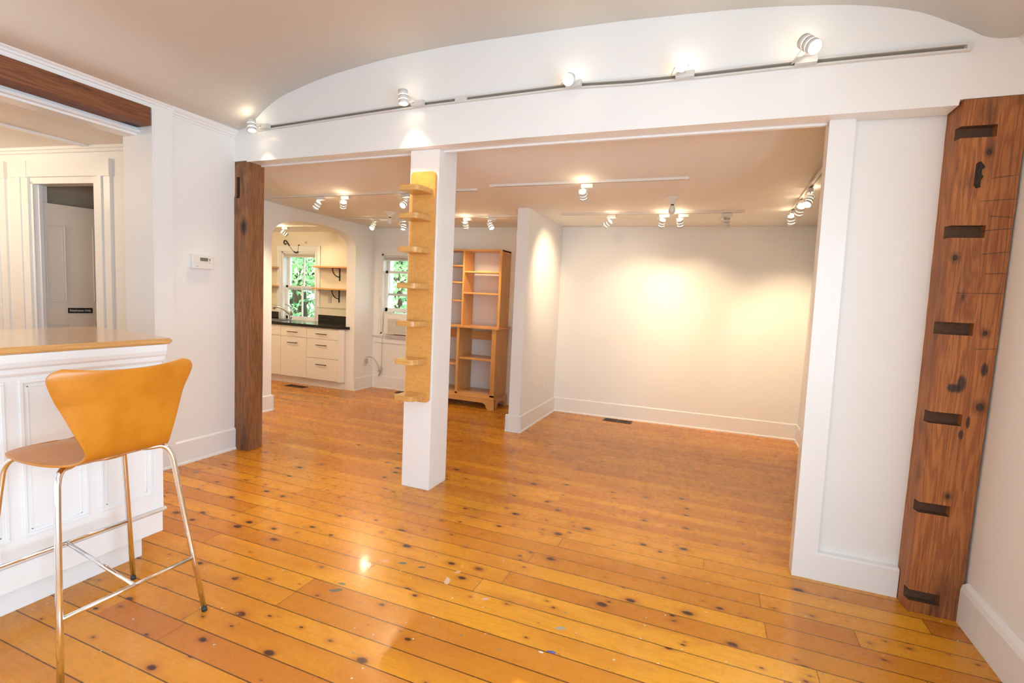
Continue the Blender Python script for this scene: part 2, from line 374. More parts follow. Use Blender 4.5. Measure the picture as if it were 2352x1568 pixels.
def autosmooth(o, ang=40):
    for p in o.data.polygons: p.use_smooth = True
    o.data.set_sharp_from_angle(angle=math.radians(ang))

# ------------------------------------------------------------------ the shell of the rooms
def HY(x): return 3.27-.0434*(x+3.97)                       # front face of the header
def lerp(x, P):
    if x <= P[0][0]: return P[0][1]
    for (a, b), (c_, d) in zip(P, P[1:]):
        if x <= c_: return b+(d-b)*(x-a)/(c_-a)
    return P[-1][1]
HZ = [(-3.97,2.556),(-3.818,2.556),(-3.816,2.545),(-2.3,2.536),(-1.24,2.533),(.22,2.511),(.997,2.497),(.999,2.523),(1.26,2.521)]
def HB(x): return lerp(x, HZ)

bm = nb(); box(bm, -8.6, 1.4, -2.8, 6.75, -.05, 0)
# origin kept at the world origin so the board pattern is in metres
me = bpy.data.meshes.new('floor'); bm.to_mesh(me); bm.free(); fl_o = bpy.data.objects.new('floor', me); C.objects.link(fl_o); me.materials.append(M['floor']); fl_o['kind'] = 'structure'

# header wall above the opening (lunette and beam in one plane)
bm = nb(); xs = [p[0] for p in HZ]; ring = []
for x in xs:
    f, b = HY(x), HY(x)+.13
    ring.append([bm.verts.new((x, f, HB(x))), bm.verts.new((x, b, HB(x))), bm.verts.new((x, b, 3.35)), bm.verts.new((x, f, 3.35))])
for a, b in zip(ring, ring[1:]):
    for k in range(4): bm.faces.new((a[k], a[(k+1) % 4], b[(k+1) % 4], b[k]))
bm.faces.new(ring[0]); bm.faces.new(list(reversed(ring[-1])))
bmesh.ops.recalc_face_normals(bm, faces=bm.faces)
struct('wall_header', bm, 'trim')
# bead along the back edge of the header
def sweepx(bm, x0, x1, prof, n=1):
    """prof(x)-> list of (y,z)"""
    rings = []
    for i in range(n+1):
        x = x0+(x1-x0)*i/n; rings.append([bm.verts.new((x, y_, z_)) for y_, z_ in prof(x)])
    m = len(rings[0])
    for a, b in zip(rings, rings[1:]):
        for k in range(m): bm.faces.new((a[k], a[(k+1) % m], b[(k+1) % m], b[k]))
    bm.faces.new(rings[0]); bm.faces.new(list(reversed(rings[-1]))); bmesh.ops.recalc_face_normals(bm, faces=bm.faces)
bm = nb(); sweepx(bm, -3.8, .49, lambda x: [(HY(x)+.128, HB(x)-.012), (HY(x)+.145, HB(x)-.014), (HY(x)+.155, HB(x)-.004), (HY(x)+.155, HB(x)+.03), (HY(x)+.128, HB(x)+.03)], 8)
struct('trim_1', bm, 'trim')

# vaulted ceiling of the front room
VP = [(-3.97,2.815),(-3.86,2.825),(-3.78,2.848),(-3.70,2.893),(-3.60,2.955),(-3.441,3.028),(-3.2,3.085),(-2.972,3.125),(-2.65,3.16),(-2.307,3.184),(-1.8,3.192),(-1.276,3.177),(-.7,3.155),(-.216,3.123),(.10,3.095),(.318,3.066),(.53,3.03),(.695,2.987),(.80,2.95),(.871,2.914),(.95,2.868),(1.008,2.832),(1.063,2.796),(1.125,2.778),(1.27,2.774)]
def smooth_profile(P, sub=5):
    out = []
    for i in range(len(P)-1):
        p0 = P[max(i-1,0)]; p1 = P[i]; p2 = P[i+1]; p3 = P[min(i+2,len(P)-1)]
        for s in range(sub):
            t = s/sub
            m1 = (p2[1]-p0[1])/(p2[0]-p0[0])*(p2[0]-p1[0]); m2 = (p3[1]-p1[1])/(p3[0]-p1[0])*(p2[0]-p1[0])
            h = (2*t**3-3*t*t+1)*p1[1]+(t**3-2*t*t+t)*m1+(-2*t**3+3*t*t)*p2[1]+(t**3-t*t)*m2
            out.append((p1[0]+(p2[0]-p1[0])*t, h))
    return out+[P[-1]]
bm = nb(); prof = smooth_profile(VP); lo = [(bm.verts.new((x, HY(x)+.02, z)), bm.verts.new((x, -2.75, z))) for x, z in prof]
hi = [(bm.verts.new((x, HY(x)+.02, 3.36)), bm.verts.new((x, -2.75, 3.36))) for x, z in (prof[0], prof[-1])]
for a, b in zip(lo, lo[1:]): bm.faces.new((a[0], b[0], b[1], a[1])).smooth = True
bm.faces.new((hi[0][0], hi[1][0], hi[1][1], hi[0][1]))
bm.faces.new([v[0] for v in lo]+[hi[1][0], hi[0][0]]); bm.faces.new([v[1] for v in reversed(lo)]+[hi[0][1], hi[1][1]])
bm.faces.new((lo[0][0], hi[0][0], hi[0][1], lo[0][1])); bm.faces.new((lo[-1][0], hi[1][0], hi[1][1], lo[-1][1]))
bmesh.ops.recalc_face_normals(bm, faces=bm.faces)
struct('ceiling', bm, 'ceiling')

# ceiling of the back rooms
CP = [(3.2,2.63),(3.5,2.60),(4.0,2.52),(4.4,2.47),(5.15,2.455),(6.75,2.44)]
def CZ(y): return lerp(y, CP)
CPs = smooth_profile(CP, 4)
bm = nb(); rows = []
for x in (-5.03, -4, -2.5, -1, .2, 1.02):
    s0 = HY(x)+.06
    ys = [(s0, 2.64)]+[(y_, z_) for y_, z_ in CPs if y_ > 3.42]
    rows.append([(bm.verts.new((x, y_, z_)), bm.verts.new((x, y_, 2.75))) for y_, z_ in ys])
for a, b in zip(rows, rows[1:]):
    for k in range(len(a)-1):
        bm.faces.new((a[k][0], a[k+1][0], b[k+1][0], b[k][0])).smooth = True
        bm.faces.new((a[k][1], b[k][1], b[k+1][1], a[k+1][1]))
    bm.faces.new((a[0][0], b[0][0], b[0][1], a[0][1])); bm.faces.new((a[-1][0], a[-1][1], b[-1][1], b[-1][0]))
for r_ in (rows[0], rows[-1]): bm.faces.new([v[0] for v in r_]+[v[1] for v in reversed(r_)])
bmesh.ops.recalc_face_normals(bm, faces=bm.faces)
struct('ceiling', bm, 'ceiling')
bm = nb(); box(bm, -8.3, -5.03, 3.5, 6.75, 2.41, 2.75); struct('ceiling', bm, 'ceiling')      # kitchen
bm = nb(); box(bm, -8.3, -4.29, -2.75, 3.5, 2.68, 2.80); struct('ceiling', bm, 'ceiling')    # hall

# walls
def wallbox(name, *a, mat='wall'):
    bm = nb(); box(bm, *a); return struct(name, bm, mat)
bm = nb(); box(bm, -4.29, -3.97, 2.60, 3.44, 0, 3.0); box(bm, -4.29, -3.97, -2.6, 2.60, 2.76, 3.0); box(bm, -4.29, -3.97, -2.6, -1.6, 0, 2.76)
struct('wall_left', bm, 'wall')
wallbox('wall_left_return', -5.03, -3.97, 3.44, 3.56, 0, 2.9)
bm = nb()
for a in ((-2.6,-1.7,0,3.0), (1.5,3.24,0,3.0), (-1.7,1.5,0,.6), (-1.7,1.5,2.3,3.0), (-.2,0,.6,2.3)): box(bm, 1.26, 1.4, a[0], a[1], a[2], a[3])
struct('wall_right', bm, 'wall')
# wall behind the camera with two windows
bm = nb()
for a in ((-3.97,-3.1,0,3.3), (-1.6,-.7,0,3.3), (.8,1.26,0,3.3), (-3.1,-1.6,0,.65), (-3.1,-1.6,2.25,3.3), (-.7,.8,0,.65), (-.7,.8,2.25,3.3)):
    box(bm, a[0], a[1], -2.75, -2.6, a[2], a[3])
struct('wall_rear', bm, 'wall')
# wing wall with pilaster on the right
def shear(vs, x0, k, zr=2.5):
    for v in vs: v.co.x += k*(1-v.co.z/zr)
bm = nb(); box(bm, .60, 1.03, 3.203, 3.262, 0, 2.62); struct('wall_wing', bm, 'wall')
bm = nb(); vs = box(bm, .492, .612, 3.165, 3.27, 0, 2.56); shear(vs, 0, .032); struct('trim_2', bm, 'trim')
bm = nb(); prism(bm, [(3.163,0),(3.206,0),(3.206,.163),(3.172,.158),(3.163,.150)], .62, 1.02, 'x'); struct('baseboard_wing', bm, 'trim')
# right side wall and far wall of the gallery, partition
wallbox('wall_gallery_right', 1.0, 1.12, 3.25, 6.72, 0, 2.72)
bm = nb(); prism(bm, [(-1.95,6.455),(1.05,6.558),(1.05,6.72),(-1.95,6.72)], 0, 2.72); struct('wall_far', bm, 'wall')
bm = nb(); box(bm, -2.045, -1.912, 5.165, 6.72, 0, 2.7); struct('wall_partition', bm, 'wall')
# exterior wall of the back room with window 2
W2 = (-4.745, -3.90, .84, 2.06)
bm = nb()
for a in ((-5.03,W2[0],0,2.72), (W2[1],-1.95,0,2.72), (W2[0],W2[1],0,W2[2]), (W2[0],W2[1],W2[3],2.72)): box(bm, a[0], a[1], 6.455, 6.72, a[2], a[3])
struct('wall_back', bm, 'wall')
# kitchen exterior wall with window 1
W1 = (-6.90, -6.15, .92, 2.09)
bm = nb()
for a in ((-8.3,W1[0],0,2.72), (W1[1],-5.03,0,2.72), (W1[0],W1[1],0,W1[2]), (W1[0],W1[1],W1[3],2.72)): box(bm, a[0], a[1], 6.60, 6.72, a[2], a[3])
struct('wall_kitchen_back', bm, 'cream')
# arch wall
cy, hw, sp, rise = 5.262, .748, 2.045, .278
arch = [(cy-hw*math.copysign(abs(math.cos(t))**(2/2.6), math.cos(t)), sp+rise*abs(math.sin(t))**(2/2.6)) for t in [PI*i/36 for i in range(37)]]
bm = nb(); prism(bm, [(3.56,0),(cy-hw,0)]+arch+[(cy+hw,0),(6.60,0),(6.60,2.72),(3.56,2.72)], -5.03, -4.875, 'x')
struct('wall_arch', bm, 'wall')
wallbox('wall_kitchen_left', -8.3, -8.2, 3.9, 6.72, 0, 2.72, mat='cream')
wallbox('wall_kitchen_front', -8.3, -5.03, 3.9, 4.0, 0, 2.72, mat='cream')
# hall behind the bar: slightly skewed wall with a doorway
hd = Vector((-1.61,-.20,0)).normalized(); hn = Vector((hd.y,-hd.x,0)); H0 = Vector((-4.29,3.077,0))
if hn.y < 0: hn = -hn
def hall(s, off, z): p = H0+hd*s+hn*off; return (p.x, p.y, z)   # s metres to the left, off metres into the wall
def hbox(bm, s0, s1, o0, o1, z0, z1):
    vs = box(bm, 0, 1, 0, 1, 0, 1)
    for v in vs:
        s = s0 if v.co.x < .5 else s1; o_ = o0 if v.co.y < .5 else o1; z_ = z0 if v.co.z < .5 else z1
        v.co = Vector(hall(s, o_, z_))
def sx(x): return (x-H0.x)/hd.x
dR, dL = sx(-5.325), sx(-6.145)
bm = nb(); hbox(bm, -.02, dR, 0, .12, 0, 2.72); hbox(bm, dL, sx(-8.2), 0, .12, 0, 2.72); hbox(bm, dR, dL, 0, .12, 2.375, 2.72)
bmesh.ops.recalc_face_normals(bm, faces=bm.faces); struct('wall_hall', bm, 'wall')
wallbox('wall_hall_left', -8.3, -8.2, -2.75, 3.9, 0, 2.72)
wallbox('wall_hall_rear', -8.3, -4.29, -2.75, -2.65, 0, 2.72)
wallbox('wall_closet_back', -6.6, -5.03, 3.78, 3.9, 0, 2.72, mat='tan')
wallbox('wall_closet_left', -6.42, -6.30, 2.96, 3.78, 0, 2.72, mat='tan')
# casing of the hall door, corner blocks, crown, ceiling bead
bm = nb()
for s0, s1, z0, z1, o_ in ((dR, sx(-5.135), 0, 2.415, -.022), (sx(-6.145), sx(-6.375), 0, 2.415, -.022), (dR-.01, sx(-6.375), 2.415, 2.56, -.024), (sx(-5.33), sx(-5.128), 2.41, 2.565, -.034),
        (sx(-6.15), sx(-6.385), 2.41, 2.565, -.03), (sx(-5.22), sx(-5.26), 0, 2.41, -.036), (sx(-6.23), sx(-6.29), 0, 2.41, -.034), (sx(-6.45), sx(-6.70), 0, 2.41, -.022), (sx(-6.44), sx(-6.72), 2.41, 2.565, -.03), (sx(-6.53), sx(-6.60), 0, 2.41, -.034)):
    hbox(bm, s0, s1, o_, .0, z0, z1)
hbox(bm, dR, dR+.0, 0, .12, 0, .01)
bmesh.ops.recalc_face_normals(bm, faces=bm.faces); struct('trim_3', bm, 'trim')
bm = nb(); hbox(bm, .0, sx(-8.2), -.045, 0, 2.655, 2.68); hbox(bm, .0, sx(-8.2), -.025, 0, 2.63, 2.655)
bmesh.ops.recalc_face_normals(bm, faces=bm.faces); struct('trim_4', bm, 'trim')
bm = nb(); box(bm, -5.41, -5.35, -2.6, 2.95, 2.665, 2.685, .004); struct('trim_5', bm, 'trim')
# jamb stops of the doorway
bm = nb(); hbox(bm, sx(-6.115), dL, 0, .12, 0, 2.375); hbox(bm, dR, sx(-5.345), 0, .12, 0, 2.375); hbox(bm, dR, dL, 0, .12, 2.355, 2.375); hbox(bm, sx(-6.095), dL, .04, .07, 0, 2.36)
bmesh.ops.recalc_face_normals(bm, faces=bm.faces); struct('trim_6', bm, 'trim')

# crown mouldings and trim boards on the left wall
def crown(x, s, z, ya, yb, name, k=1.0, mat='trim'):
    P = [(0,0),(.012,0),(.014,.018),(.03,.022),(.034,.036),(.055,.05),(.062,.064),(.062,.10),(0,.10)]
    bm = nb(); prism(bm, [(x+s*a*k, z+b*k) for a, b in P], ya, yb, 'y'); return struct(name, bm, mat)
crown(-3.97, 1, 2.755, 2.717, 3.29, 'trim_7', .8)
crown(-3.97, 1, 2.775, -2.6, 2.72, 'trim_8', .75)
crown(1.26, -1, 2.685, -2.6, 3.06, 'trim_9', 1.2)
bm = nb(); box(bm, -3.985, -3.955, 2.58, 2.717, 0, 2.79); box(bm, -4.29, -3.9555, 2.566, 2.5795, 0, 2.76); struct('trim_10', bm, 'wall')
bm = nb(); box(bm, -4.0, -3.957, -1.6, 2.60, 2.760, 2.785); box(bm, -4.29, -4.11, -1.6, 2.6, 2.60, 2.765); box(bm, -4.29, -4.09, -1.6, 2.6, 2.59, 2.61); box(bm, -4.27, -4.13, -1.6, 2.58, 2.575, 2.6)
struct('trim_11', bm, 'trim')
# baseboards
def base_x(name, x, s, y0, y1, h=.19):      # runs along Y on a wall plane x, sticking out towards s
    bm = nb(); prism(bm, [(x,0),(x+s*.028,0),(x+s*.026,.012),(x+s*.016,.02),(x+s*.016,h-.012),(x+s*.006,h),(x,h)], y0, y1, 'y'); return struct(name, bm, 'trim')
def base_y(name, y, s, x0, x1, h=.19):
    bm = nb(); prism(bm, [(y,0),(y+s*.028,0),(y+s*.026,.012),(y+s*.016,.02),(y+s*.016,h-.012),(y+s*.006,h),(y,h)], x0, x1, 'x'); return struct(name, bm, 'trim')
base_x('baseboard_left', -3.97, 1, 2.60, 3.27, .195)
bm = nb(); prism(bm, [(1.262,0),(1.232,0),(1.232,.17),(1.238,.195),(1.262,.21)], -2.6, 3.045, 'y'); struct('baseboard_right', bm, 'trim')
base_x('baseboard_arch', -4.875, 1, 3.56, cy-hw+.0, .19); base_x('baseboard_arch', -4.875, 1, cy+hw, 6.455, .19)
base_y('baseboard_arch', cy-hw, 1, -5.03, -4.85, .19)
base_y('baseboard_back', 6.455, -1, -4.875, -2.045, .19)
base_x('baseboard_partition', -1.912, 1, 5.14, 6.46, .19)
base_y('baseboard_partition', 5.165, -1, -2.075, -1.886, .19); base_x('baseboard_partition', -2.045, -1, 5.14, 6.455, .19)
bm = nb(); sweepx(bm, -1.912, 1.0, lambda x: [(6.457+.0355*(x+1.912)-d, z_) for d, z_ in ((0,0),(.028,0),(.026,.012),(.016,.02),(.016,.18),(.006,.19),(0,.19))]); struct('baseboard_far', bm, 'trim')
base_x('baseboard_gallery_right', 1.0, -1, 3.27, 6.54, .19)
base_y('baseboard_hall', 3.44, -1, -3.98, -3.97, .05) if False else None
# picture rail line on the back room window wall
bm = nb(); box(bm, -4.875, -3.7, 6.447, 6.456, 2.205, 2.215); struct('trim_12', bm, 'trim')

# ------------------------------------------------------------------ windows
def window(name, X0, X1, Z0, Z1, yi, yo, meet, lowsash, casing, muntin_rows=None, stool=True):
    w = bpy.data.objects.new(name, None); C.objects.link(w); w.location = ((X0+X1)/2, yi, Z0); WM[w] = Matrix.Translation(w.location); w['kind'] = 'structure'; w.empty_display_size = .1
    bm = nb(); t = .03
    ym = yi+.07
    # jamb liners
    box(bm, X0, X0+t, yi, yo, Z0, Z1); box(bm, X1-t, X1, yi, yo, Z0, Z1); box(bm, X0, X1, yi, yo, Z1-t, Z1); box(bm, X0, X1, yi, yo, Z0, Z0+.025)
    # casing
    c_ = casing
    box(bm, X0-c_, X0+.006, yi-.02, yi, Z0-.02, Z1, .003); box(bm, X1-.006, X1+c_, yi-.02, yi, Z0-.02, Z1, .003); box(bm, X0-c_, X1+c_, yi-.022, yi, Z1-.004, Z1+c_, .003)
    box(bm, X0-.03, X0-.012, yi-.032, yi-.018, Z0, Z1+.01, .003); box(bm, X1+.012, X1+.03, yi-.032, yi-.018, Z0, Z1+.01, .003)
    obj('window_frame', bm, 'trim', w)
    if stool:
        bm = nb(); box(bm, X0-c_-.03, X1+c_+.03, yi-.05, yi+.05, Z0-.03, Z0, .006); box(bm, X0-c_, X1+c_, yi-.02, yi, Z0-.06, Z0-.03, .004); box(bm, X0-c_, X1+c_, yi-.016, yi, Z0-.12, Z0-.065, .004); box(bm, X0-c_, X1+c_, yi-.026, yi, Z0-.135, Z0-.118, .004)
        obj('window_sill', bm, 'trim', w)
    a0, a1 = X0+t, X1-t; ss_ = .042
    def sash(y0, y1, z0, z1, bot, top, rows):
        bm = nb()
        box(bm, a0, a0+ss_, y0, y1, z0, z1); box(bm, a1-ss_, a1, y0, y1, z0, z1); box(bm, a0, a1, y0, y1, z0, z0+bot); box(bm, a0, a1, y0, y1, z1-top, z1)
        xm = (a0+a1)/2; box(bm, xm-.011, xm+.011, y0+.005, y1-.005, z0, z1)
        for z_ in rows: box(bm, a0, a1, y0+.005, y1-.005, z_-.011, z_+.011)
        s = obj('window_sash', bm, 'trim', w)
        bm = nb(); box(bm, a0+.01, a1-.01, (y0+y1)/2-.0015, (y0+y1)/2+.0015, z0+.01, z1-.01); obj('window_pane', bm, 'glass', s)
    mr = muntin_rows or ([], [])
    sash(ym+.04, ym+.075, meet-.03, Z1-.03, .035, .045, mr[0])     # upper, outside
    sash(ym, ym+.035, lowsash, lowsash+(meet-Z0 if lowsash > Z0+.1 else meet-Z0+.02), .055, .035, mr[1])
    return w
window('window_1', W1[0], W1[1], W1[2], W1[3], 6.60, 6.74, 1.475, W1[2]+.02, .09, stool=False)
window('window_2', W2[0], W2[1], W2[2], W2[3], 6.455, 6.72, 1.46, 1.185, .085)
# raised-sash fill: screen frame bars seen behind
for i, (x0, x1, zz, y_, lab) in enumerate(((W1[0]+.035, W1[1]-.035, 2.0, 6.628, 'folded beige pleated blind at the top of the window above the sink'), (W2[0]+.035, W2[1]-.035, 1.965, 6.483, 'folded beige pleated blind at the top of the window above the air conditioner'))):
    t = thing('window_blind', lab, 'blind', ((x0+x1)/2, y_+.012, zz), 0)
    bm = nb(); box(bm, x0, x1, y_, y_+.03, zz+.045, zz+.062, .003); obj('head_rail', bm, 'trim', t)
    bm = nb()
    for k in range(4): box(bm, x0+.004, x1-.004, y_+.003+(k % 2)*.004, y_+.022+(k % 2)*.004, zz+.004+k*.0105, zz+.0135+k*.0105, .002)
    obj('pleats', bm, 'blind', t)
    bm = nb(); box(bm, x0, x1, y_+.002, y_+.026, zz-.008, zz+.003, .002); obj('bottom_rail', bm, 'trim', t)

# ------------------------------------------------------------------ outside
bm = nb(); box(bm, -40, 30, 8.2, 60, -2.4, -2.3); o = struct('ground', bm, 'grass')
def tree(x, y, h, r, label, seed, n=2600):
    rnd = random.Random(seed)
    t = thing('tree', label, 'tree', (x, y, -2.3), 0, 'trees outside the windows')
    bm = nb(); tube(bm, [(x, y, -2.3), (x+.1, y+.05, -.6), (x-.05, y, h*.45-2.3), (x, y, h*.8-2.3)], [.22,.17,.12,.05], 10)
    for k in range(7):
        a = rnd.uniform(0, 2*PI); z0 = rnd.uniform(.25, .6)*h-2.3
        tube(bm, [(x, y, z0), (x+math.cos(a)*r*.4, y+math.sin(a)*r*.4, z0+.5), (x+math.cos(a)*r*.75, y+math.sin(a)*r*.75, z0+.9)], [.07,.05,.02], 6)
    obj('trunk', bm, 'bark', t)
    bm = nb()
    blobs = []
    for k in range(60):
        a = rnd.uniform(0, 2*PI); u = rnd.uniform(-.9, 1); rr_ = r*math.sqrt(max(0, 1-u*u))*rnd.uniform(.45, 1)
        blobs.append(Vector((x+rr_*math.cos(a), y+rr_*math.sin(a), -2.3+h*.52+u*h*.46)))
    for k in range(n):
        b = rnd.choice(blobs); p = b+Vector((rnd.gauss(0,.32), rnd.gauss(0,.32), rnd.gauss(0,.28)))
        s = rnd.uniform(.05, .11)*(1.7 if y > 12 else 1); q_ = Vector((rnd.uniform(-1,1), rnd.uniform(-1,1), rnd.uniform(-.6,1))).normalized(); u = q_.orthogonal().normalized(); v = q_.cross(u)
        a = rnd.uniform(0, PI); u, v = u*math.cos(a)+v*math.sin(a), v*math.cos(a)-u*math.sin(a)
        bm.faces.new([bm.verts.new(p-u*s), bm.verts.new(p+v*s*.45), bm.verts.new(p+u*s), bm.verts.new(p-v*s*.45)])
    obj('foliage', bm, 'leaf', t)
tree(-10.6, 10.9, 7.4, 1.7, 'leafy green tree nearest the glass behind the kitchen window', 1, 9000)
tree(-7.3, 10.7, 7.2, 1.55, 'leafy tree filling the view above the air conditioner', 3, 9000)
tree(-16.6, 16.6, 10.5, 3.3, 'dark green tree far behind the tree at the kitchen window', 2, 8000)
tree(-10.7, 16.4, 10.0, 2.6, 'tall green tree far behind the tree above the air conditioner', 5, 7000)
#@@PART2
# ------------------------------------------------------------------ timbers and column
def rough_up(bm, amp, fr, seed=0, faces_only=None):
    from mathutils import noise
    for v in bm.verts:
        p = v.co*fr+Vector((seed, seed*2.3, seed*.7)); p.z *= .35
        d = noise.noise_vector(p)*amp; d.z *= .3
        e = noise.noise_vector(v.co*fr*4+Vector((9+seed,3,1)))*amp*.25; e.z = 0
        v.co += d+e
# right post: mortised face
slots = [(2.343,2.398),(1.880,1.938),(1.418,1.478),(.978,1.036),(.520,.574),(.058,.114)]
zs = [0]+[z for s in reversed(slots) for z in s]+[2.521]
bm = nb()
def fR(x, y, z):
    if y < 3.095 and x < 1.148 and any(a < z < b for a, b in slots): return False
    return True
vox(bm, [1.0,1.148,1.252], [3.05,3.095,3.20], zs, fR, .028)
for v in bm.verts:       # rounded left arris
    if v.co.x < 1.03 and v.co.y < 3.09: v.co.x += .014*(1-(v.co.x-1.0)/.03)*(1 if v.co.y < 3.06 else .3)
    if v.co.x < 1.012 and v.co.y > 3.0: v.co.x += .006
    v.co.x += .022*(1-v.co.z/2.52)*(.5 if v.co.x > 1.1 else .9)
    if v.co.x > 1.247: v.co.x = 1.249
rough_up(bm, .006, 2.6, 1.3)
for v in bm.verts: v.co.x = min(v.co.x, 1.256); v.co.z = max(0, min(v.co.z, 2.520))
bmesh.ops.recalc_face_normals(bm, faces=bm.faces)
t = thing('timber_post', 'reddish brown hewn timber post with six mortise slots in the right corner', 'post', (1.12, 3.12, 0))
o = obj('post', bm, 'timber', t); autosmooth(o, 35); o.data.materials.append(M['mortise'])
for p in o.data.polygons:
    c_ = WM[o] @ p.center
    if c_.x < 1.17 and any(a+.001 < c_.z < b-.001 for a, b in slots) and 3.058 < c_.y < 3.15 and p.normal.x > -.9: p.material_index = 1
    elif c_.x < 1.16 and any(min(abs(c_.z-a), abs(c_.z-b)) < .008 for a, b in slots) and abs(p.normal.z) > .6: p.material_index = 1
bm = nb()
tube(bm, [(1.100,3.051,2.228),(1.108,3.043,2.205),(1.096,3.046,2.185),(1.106,3.042,2.16),(1.098,3.046,2.135),(1.106,3.048,2.112)], [.008,.012,.008,.012,.008,.010], 8)
box(bm, 1.088, 1.112, 3.044, 3.056, 2.118, 2.225, .004); obj('rusty_iron_tie', bm, 'knot', t)
bm = nb()
def fL(x, y, z):
    if y < 3.31 and -3.945 < x < -3.909 and 2.244 < z < 2.425: return False
    if y < 3.276 and z > 2.242 and False: return False
    return True
vox(bm, [-3.985,-3.945,-3.909,-3.81], [3.268,3.31,3.425], [0,2.244,2.425,2.552], fL, .03)
for v in bm.verts:
    if v.co.z > 2.245 and v.co.x < -3.83: v.co.y += .006
    if v.co.x > -3.82: v.co.x += .015*(v.co.z/2.5)
rough_up(bm, .006, 2.4, 4.1)
for v in bm.verts: v.co.z = max(0, min(v.co.z, 2.553)); v.co.x = max(v.co.x, -3.985)
bmesh.ops.recalc_face_normals(bm, faces=bm.faces)
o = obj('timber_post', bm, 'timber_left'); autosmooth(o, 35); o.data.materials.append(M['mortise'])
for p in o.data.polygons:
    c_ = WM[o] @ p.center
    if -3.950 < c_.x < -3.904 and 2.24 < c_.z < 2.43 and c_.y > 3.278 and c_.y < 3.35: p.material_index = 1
tag(o, 'weathered brown timber post with one upright mortise beside the left wall', 'post')
bm = nb(); vox(bm, [-4.105,-3.945], [-1.55,2.552], [2.628,2.757], lambda *a: True, .03); rough_up(bm, .004, 2.2, 7.7)
for v in bm.verts: v.co.y = min(v.co.y, 2.556)
bmesh.ops.recalc_face_normals(bm, faces=bm.faces)
o = obj('timber_beam', bm, 'timber_y'); autosmooth(o, 35); tag(o, 'dark hewn timber beam over the opening above the bar', 'beam')
bm = nb(); box(bm, -2.155, -1.912, 3.25, 3.335, 0, 2.534, .002); box(bm, -2.155, -1.912, 3.33, 3.51, 0, 2.605, .002)
tag(obj('column', bm, 'trim'), 'square white painted column standing in the middle of the opening', 'column')
# wall shelf on the column
t = thing('tiered_shelf', 'tall narrow maple board with seven small shelves fixed to the white column', 'shelf', (-2.03, 3.24, .675))
bm = nb()
pr = arcpts((-2.134+.03,.68+.03), .03, PI, 1.5*PI, 6)+arcpts((-1.926-.03,.68+.03), .03, 1.5*PI, 2*PI, 6)+arcpts((-1.926-.03,2.372-.03), .03, 0, .5*PI, 6)+arcpts((-2.134+.03,2.372-.03), .03, .5*PI, PI, 6)
prism(bm, pr, 3.226, 3.249, 'y'); obj('backboard', bm, 'cherry_z', t)
for z in (2.222, 2.029, 1.795, 1.540, 1.270, .993, .728):
    bm = nb(); x0, x1 = -2.115, -1.945
    pr = [(x0, 3.226),(x1, 3.226),(x1, 3.10)]+arcpts((x1-.035-.008,3.083), .035, .15*PI, -.5*PI, 5)[1:]+arcpts((x0+.018,3.066), .018, -.5*PI, -PI, 4)
    vs = prism(bm, pr, z-.015, z+.023)
    bmesh.ops.bevel(bm, geom=[e for e in bm.edges if abs(e.verts[0].co.z-e.verts[1].co.z) < 1e-5 and (e.verts[0].co.y < 3.22 or e.verts[1].co.y < 3.22)], offset=.004, segments=2, affect='EDGES')
    obj('shelf', bm, 'ply_x', t)

# ------------------------------------------------------------------ bar
t = thing('bar_counter', 'white panelled bar counter under the wooden top in the left opening', 'counter', (-3.2, 1.0, 0))
bm = nb(); box(bm, -3.55, -2.735, -1.4, 1.80, .125, 1.10); obj('cabinet_body', bm, 'trim', t)
bm = nb(); box(bm, -3.50, -2.795, -1.35, 1.725, 0, .13); obj('toe_kick', bm, 'trim', t)
bm = nb(); prism(bm, [(-2.74,1.06),(-2.728,1.065),(-2.722,1.075),(-2.722,1.095),(-2.712,1.105),(-2.705,1.125),(-2.705,1.16),(-2.74,1.16)], -1.42, 1.815, 'y')
box(bm, -3.56, -2.72, 1.79, 1.815, 1.095, 1.16); box(bm, -3.54, -2.74, -1.4, 1.8, 1.09, 1.159); obj('cornice', bm, 'trim', t)
bm = nb(); tube(bm, [(-2.732,-1.4,.248),(-2.732,1.815,.248)], .012, 10); tube(bm, [(-2.732,1.803,.248),(-3.5,1.803,.248)], .012, 10); obj('bead_rail', bm, 'trim', t)
bm = nb(); box(bm, -2.737, -2.731, 1.765, 1.803, .26, 1.065); obj('corner_board', bm, 'trim', t)
def panel(y0, y1, z0=.345, z1=1.045):
    bm = nb(); w_ = .016
    for a in ((y0,y1,z0,z0+w_),(y0,y1,z1-w_,z1),(y0,y0+w_,z0+w_,z1-w_),(y1-w_,y1,z0+w_,z1-w_)):
        box(bm, -2.737, -2.727, *a, .003)
    i = .028
    for a in ((y0+i,y1-i,z0+i,z0+i+.006),(y0+i,y1-i,z1-i-.006,z1-i),(y0+i,y0+i+.006,z0+i,z1-i),(y1-i-.006,y1-i,z0+i,z1-i)):
        box(bm, -2.737, -2.7315, *a, .001)
    obj('panel_moulding', bm, 'trim', t)
for k in range(7): panel(1.497-k*.297, 1.747-k*.297)
for yj in (1.120, .52):
    bm = nb(); box(bm, -2.737, -2.7325, yj, yj+.006, .26, 1.06); obj('board_joint', bm, 'trim', t)
bm = nb(); prism(bm, [(-3.56,-1.45),(-2.70,-1.45),(-2.70,1.825)]+arcpts((-2.72,1.83), .02, 0, PI/2, 4)+[(-3.60,1.965)], 1.161, 1.192)
bmesh.ops.bevel(bm, geom=[e for e in bm.edges if abs(e.verts[0].co.z-e.verts[1].co.z) < 1e-5], offset=.008, segments=3, affect='EDGES')
tag(obj('countertop', bm, 'bartop'), 'long honey coloured wooden top lying on the white bar counter', 'countertop')

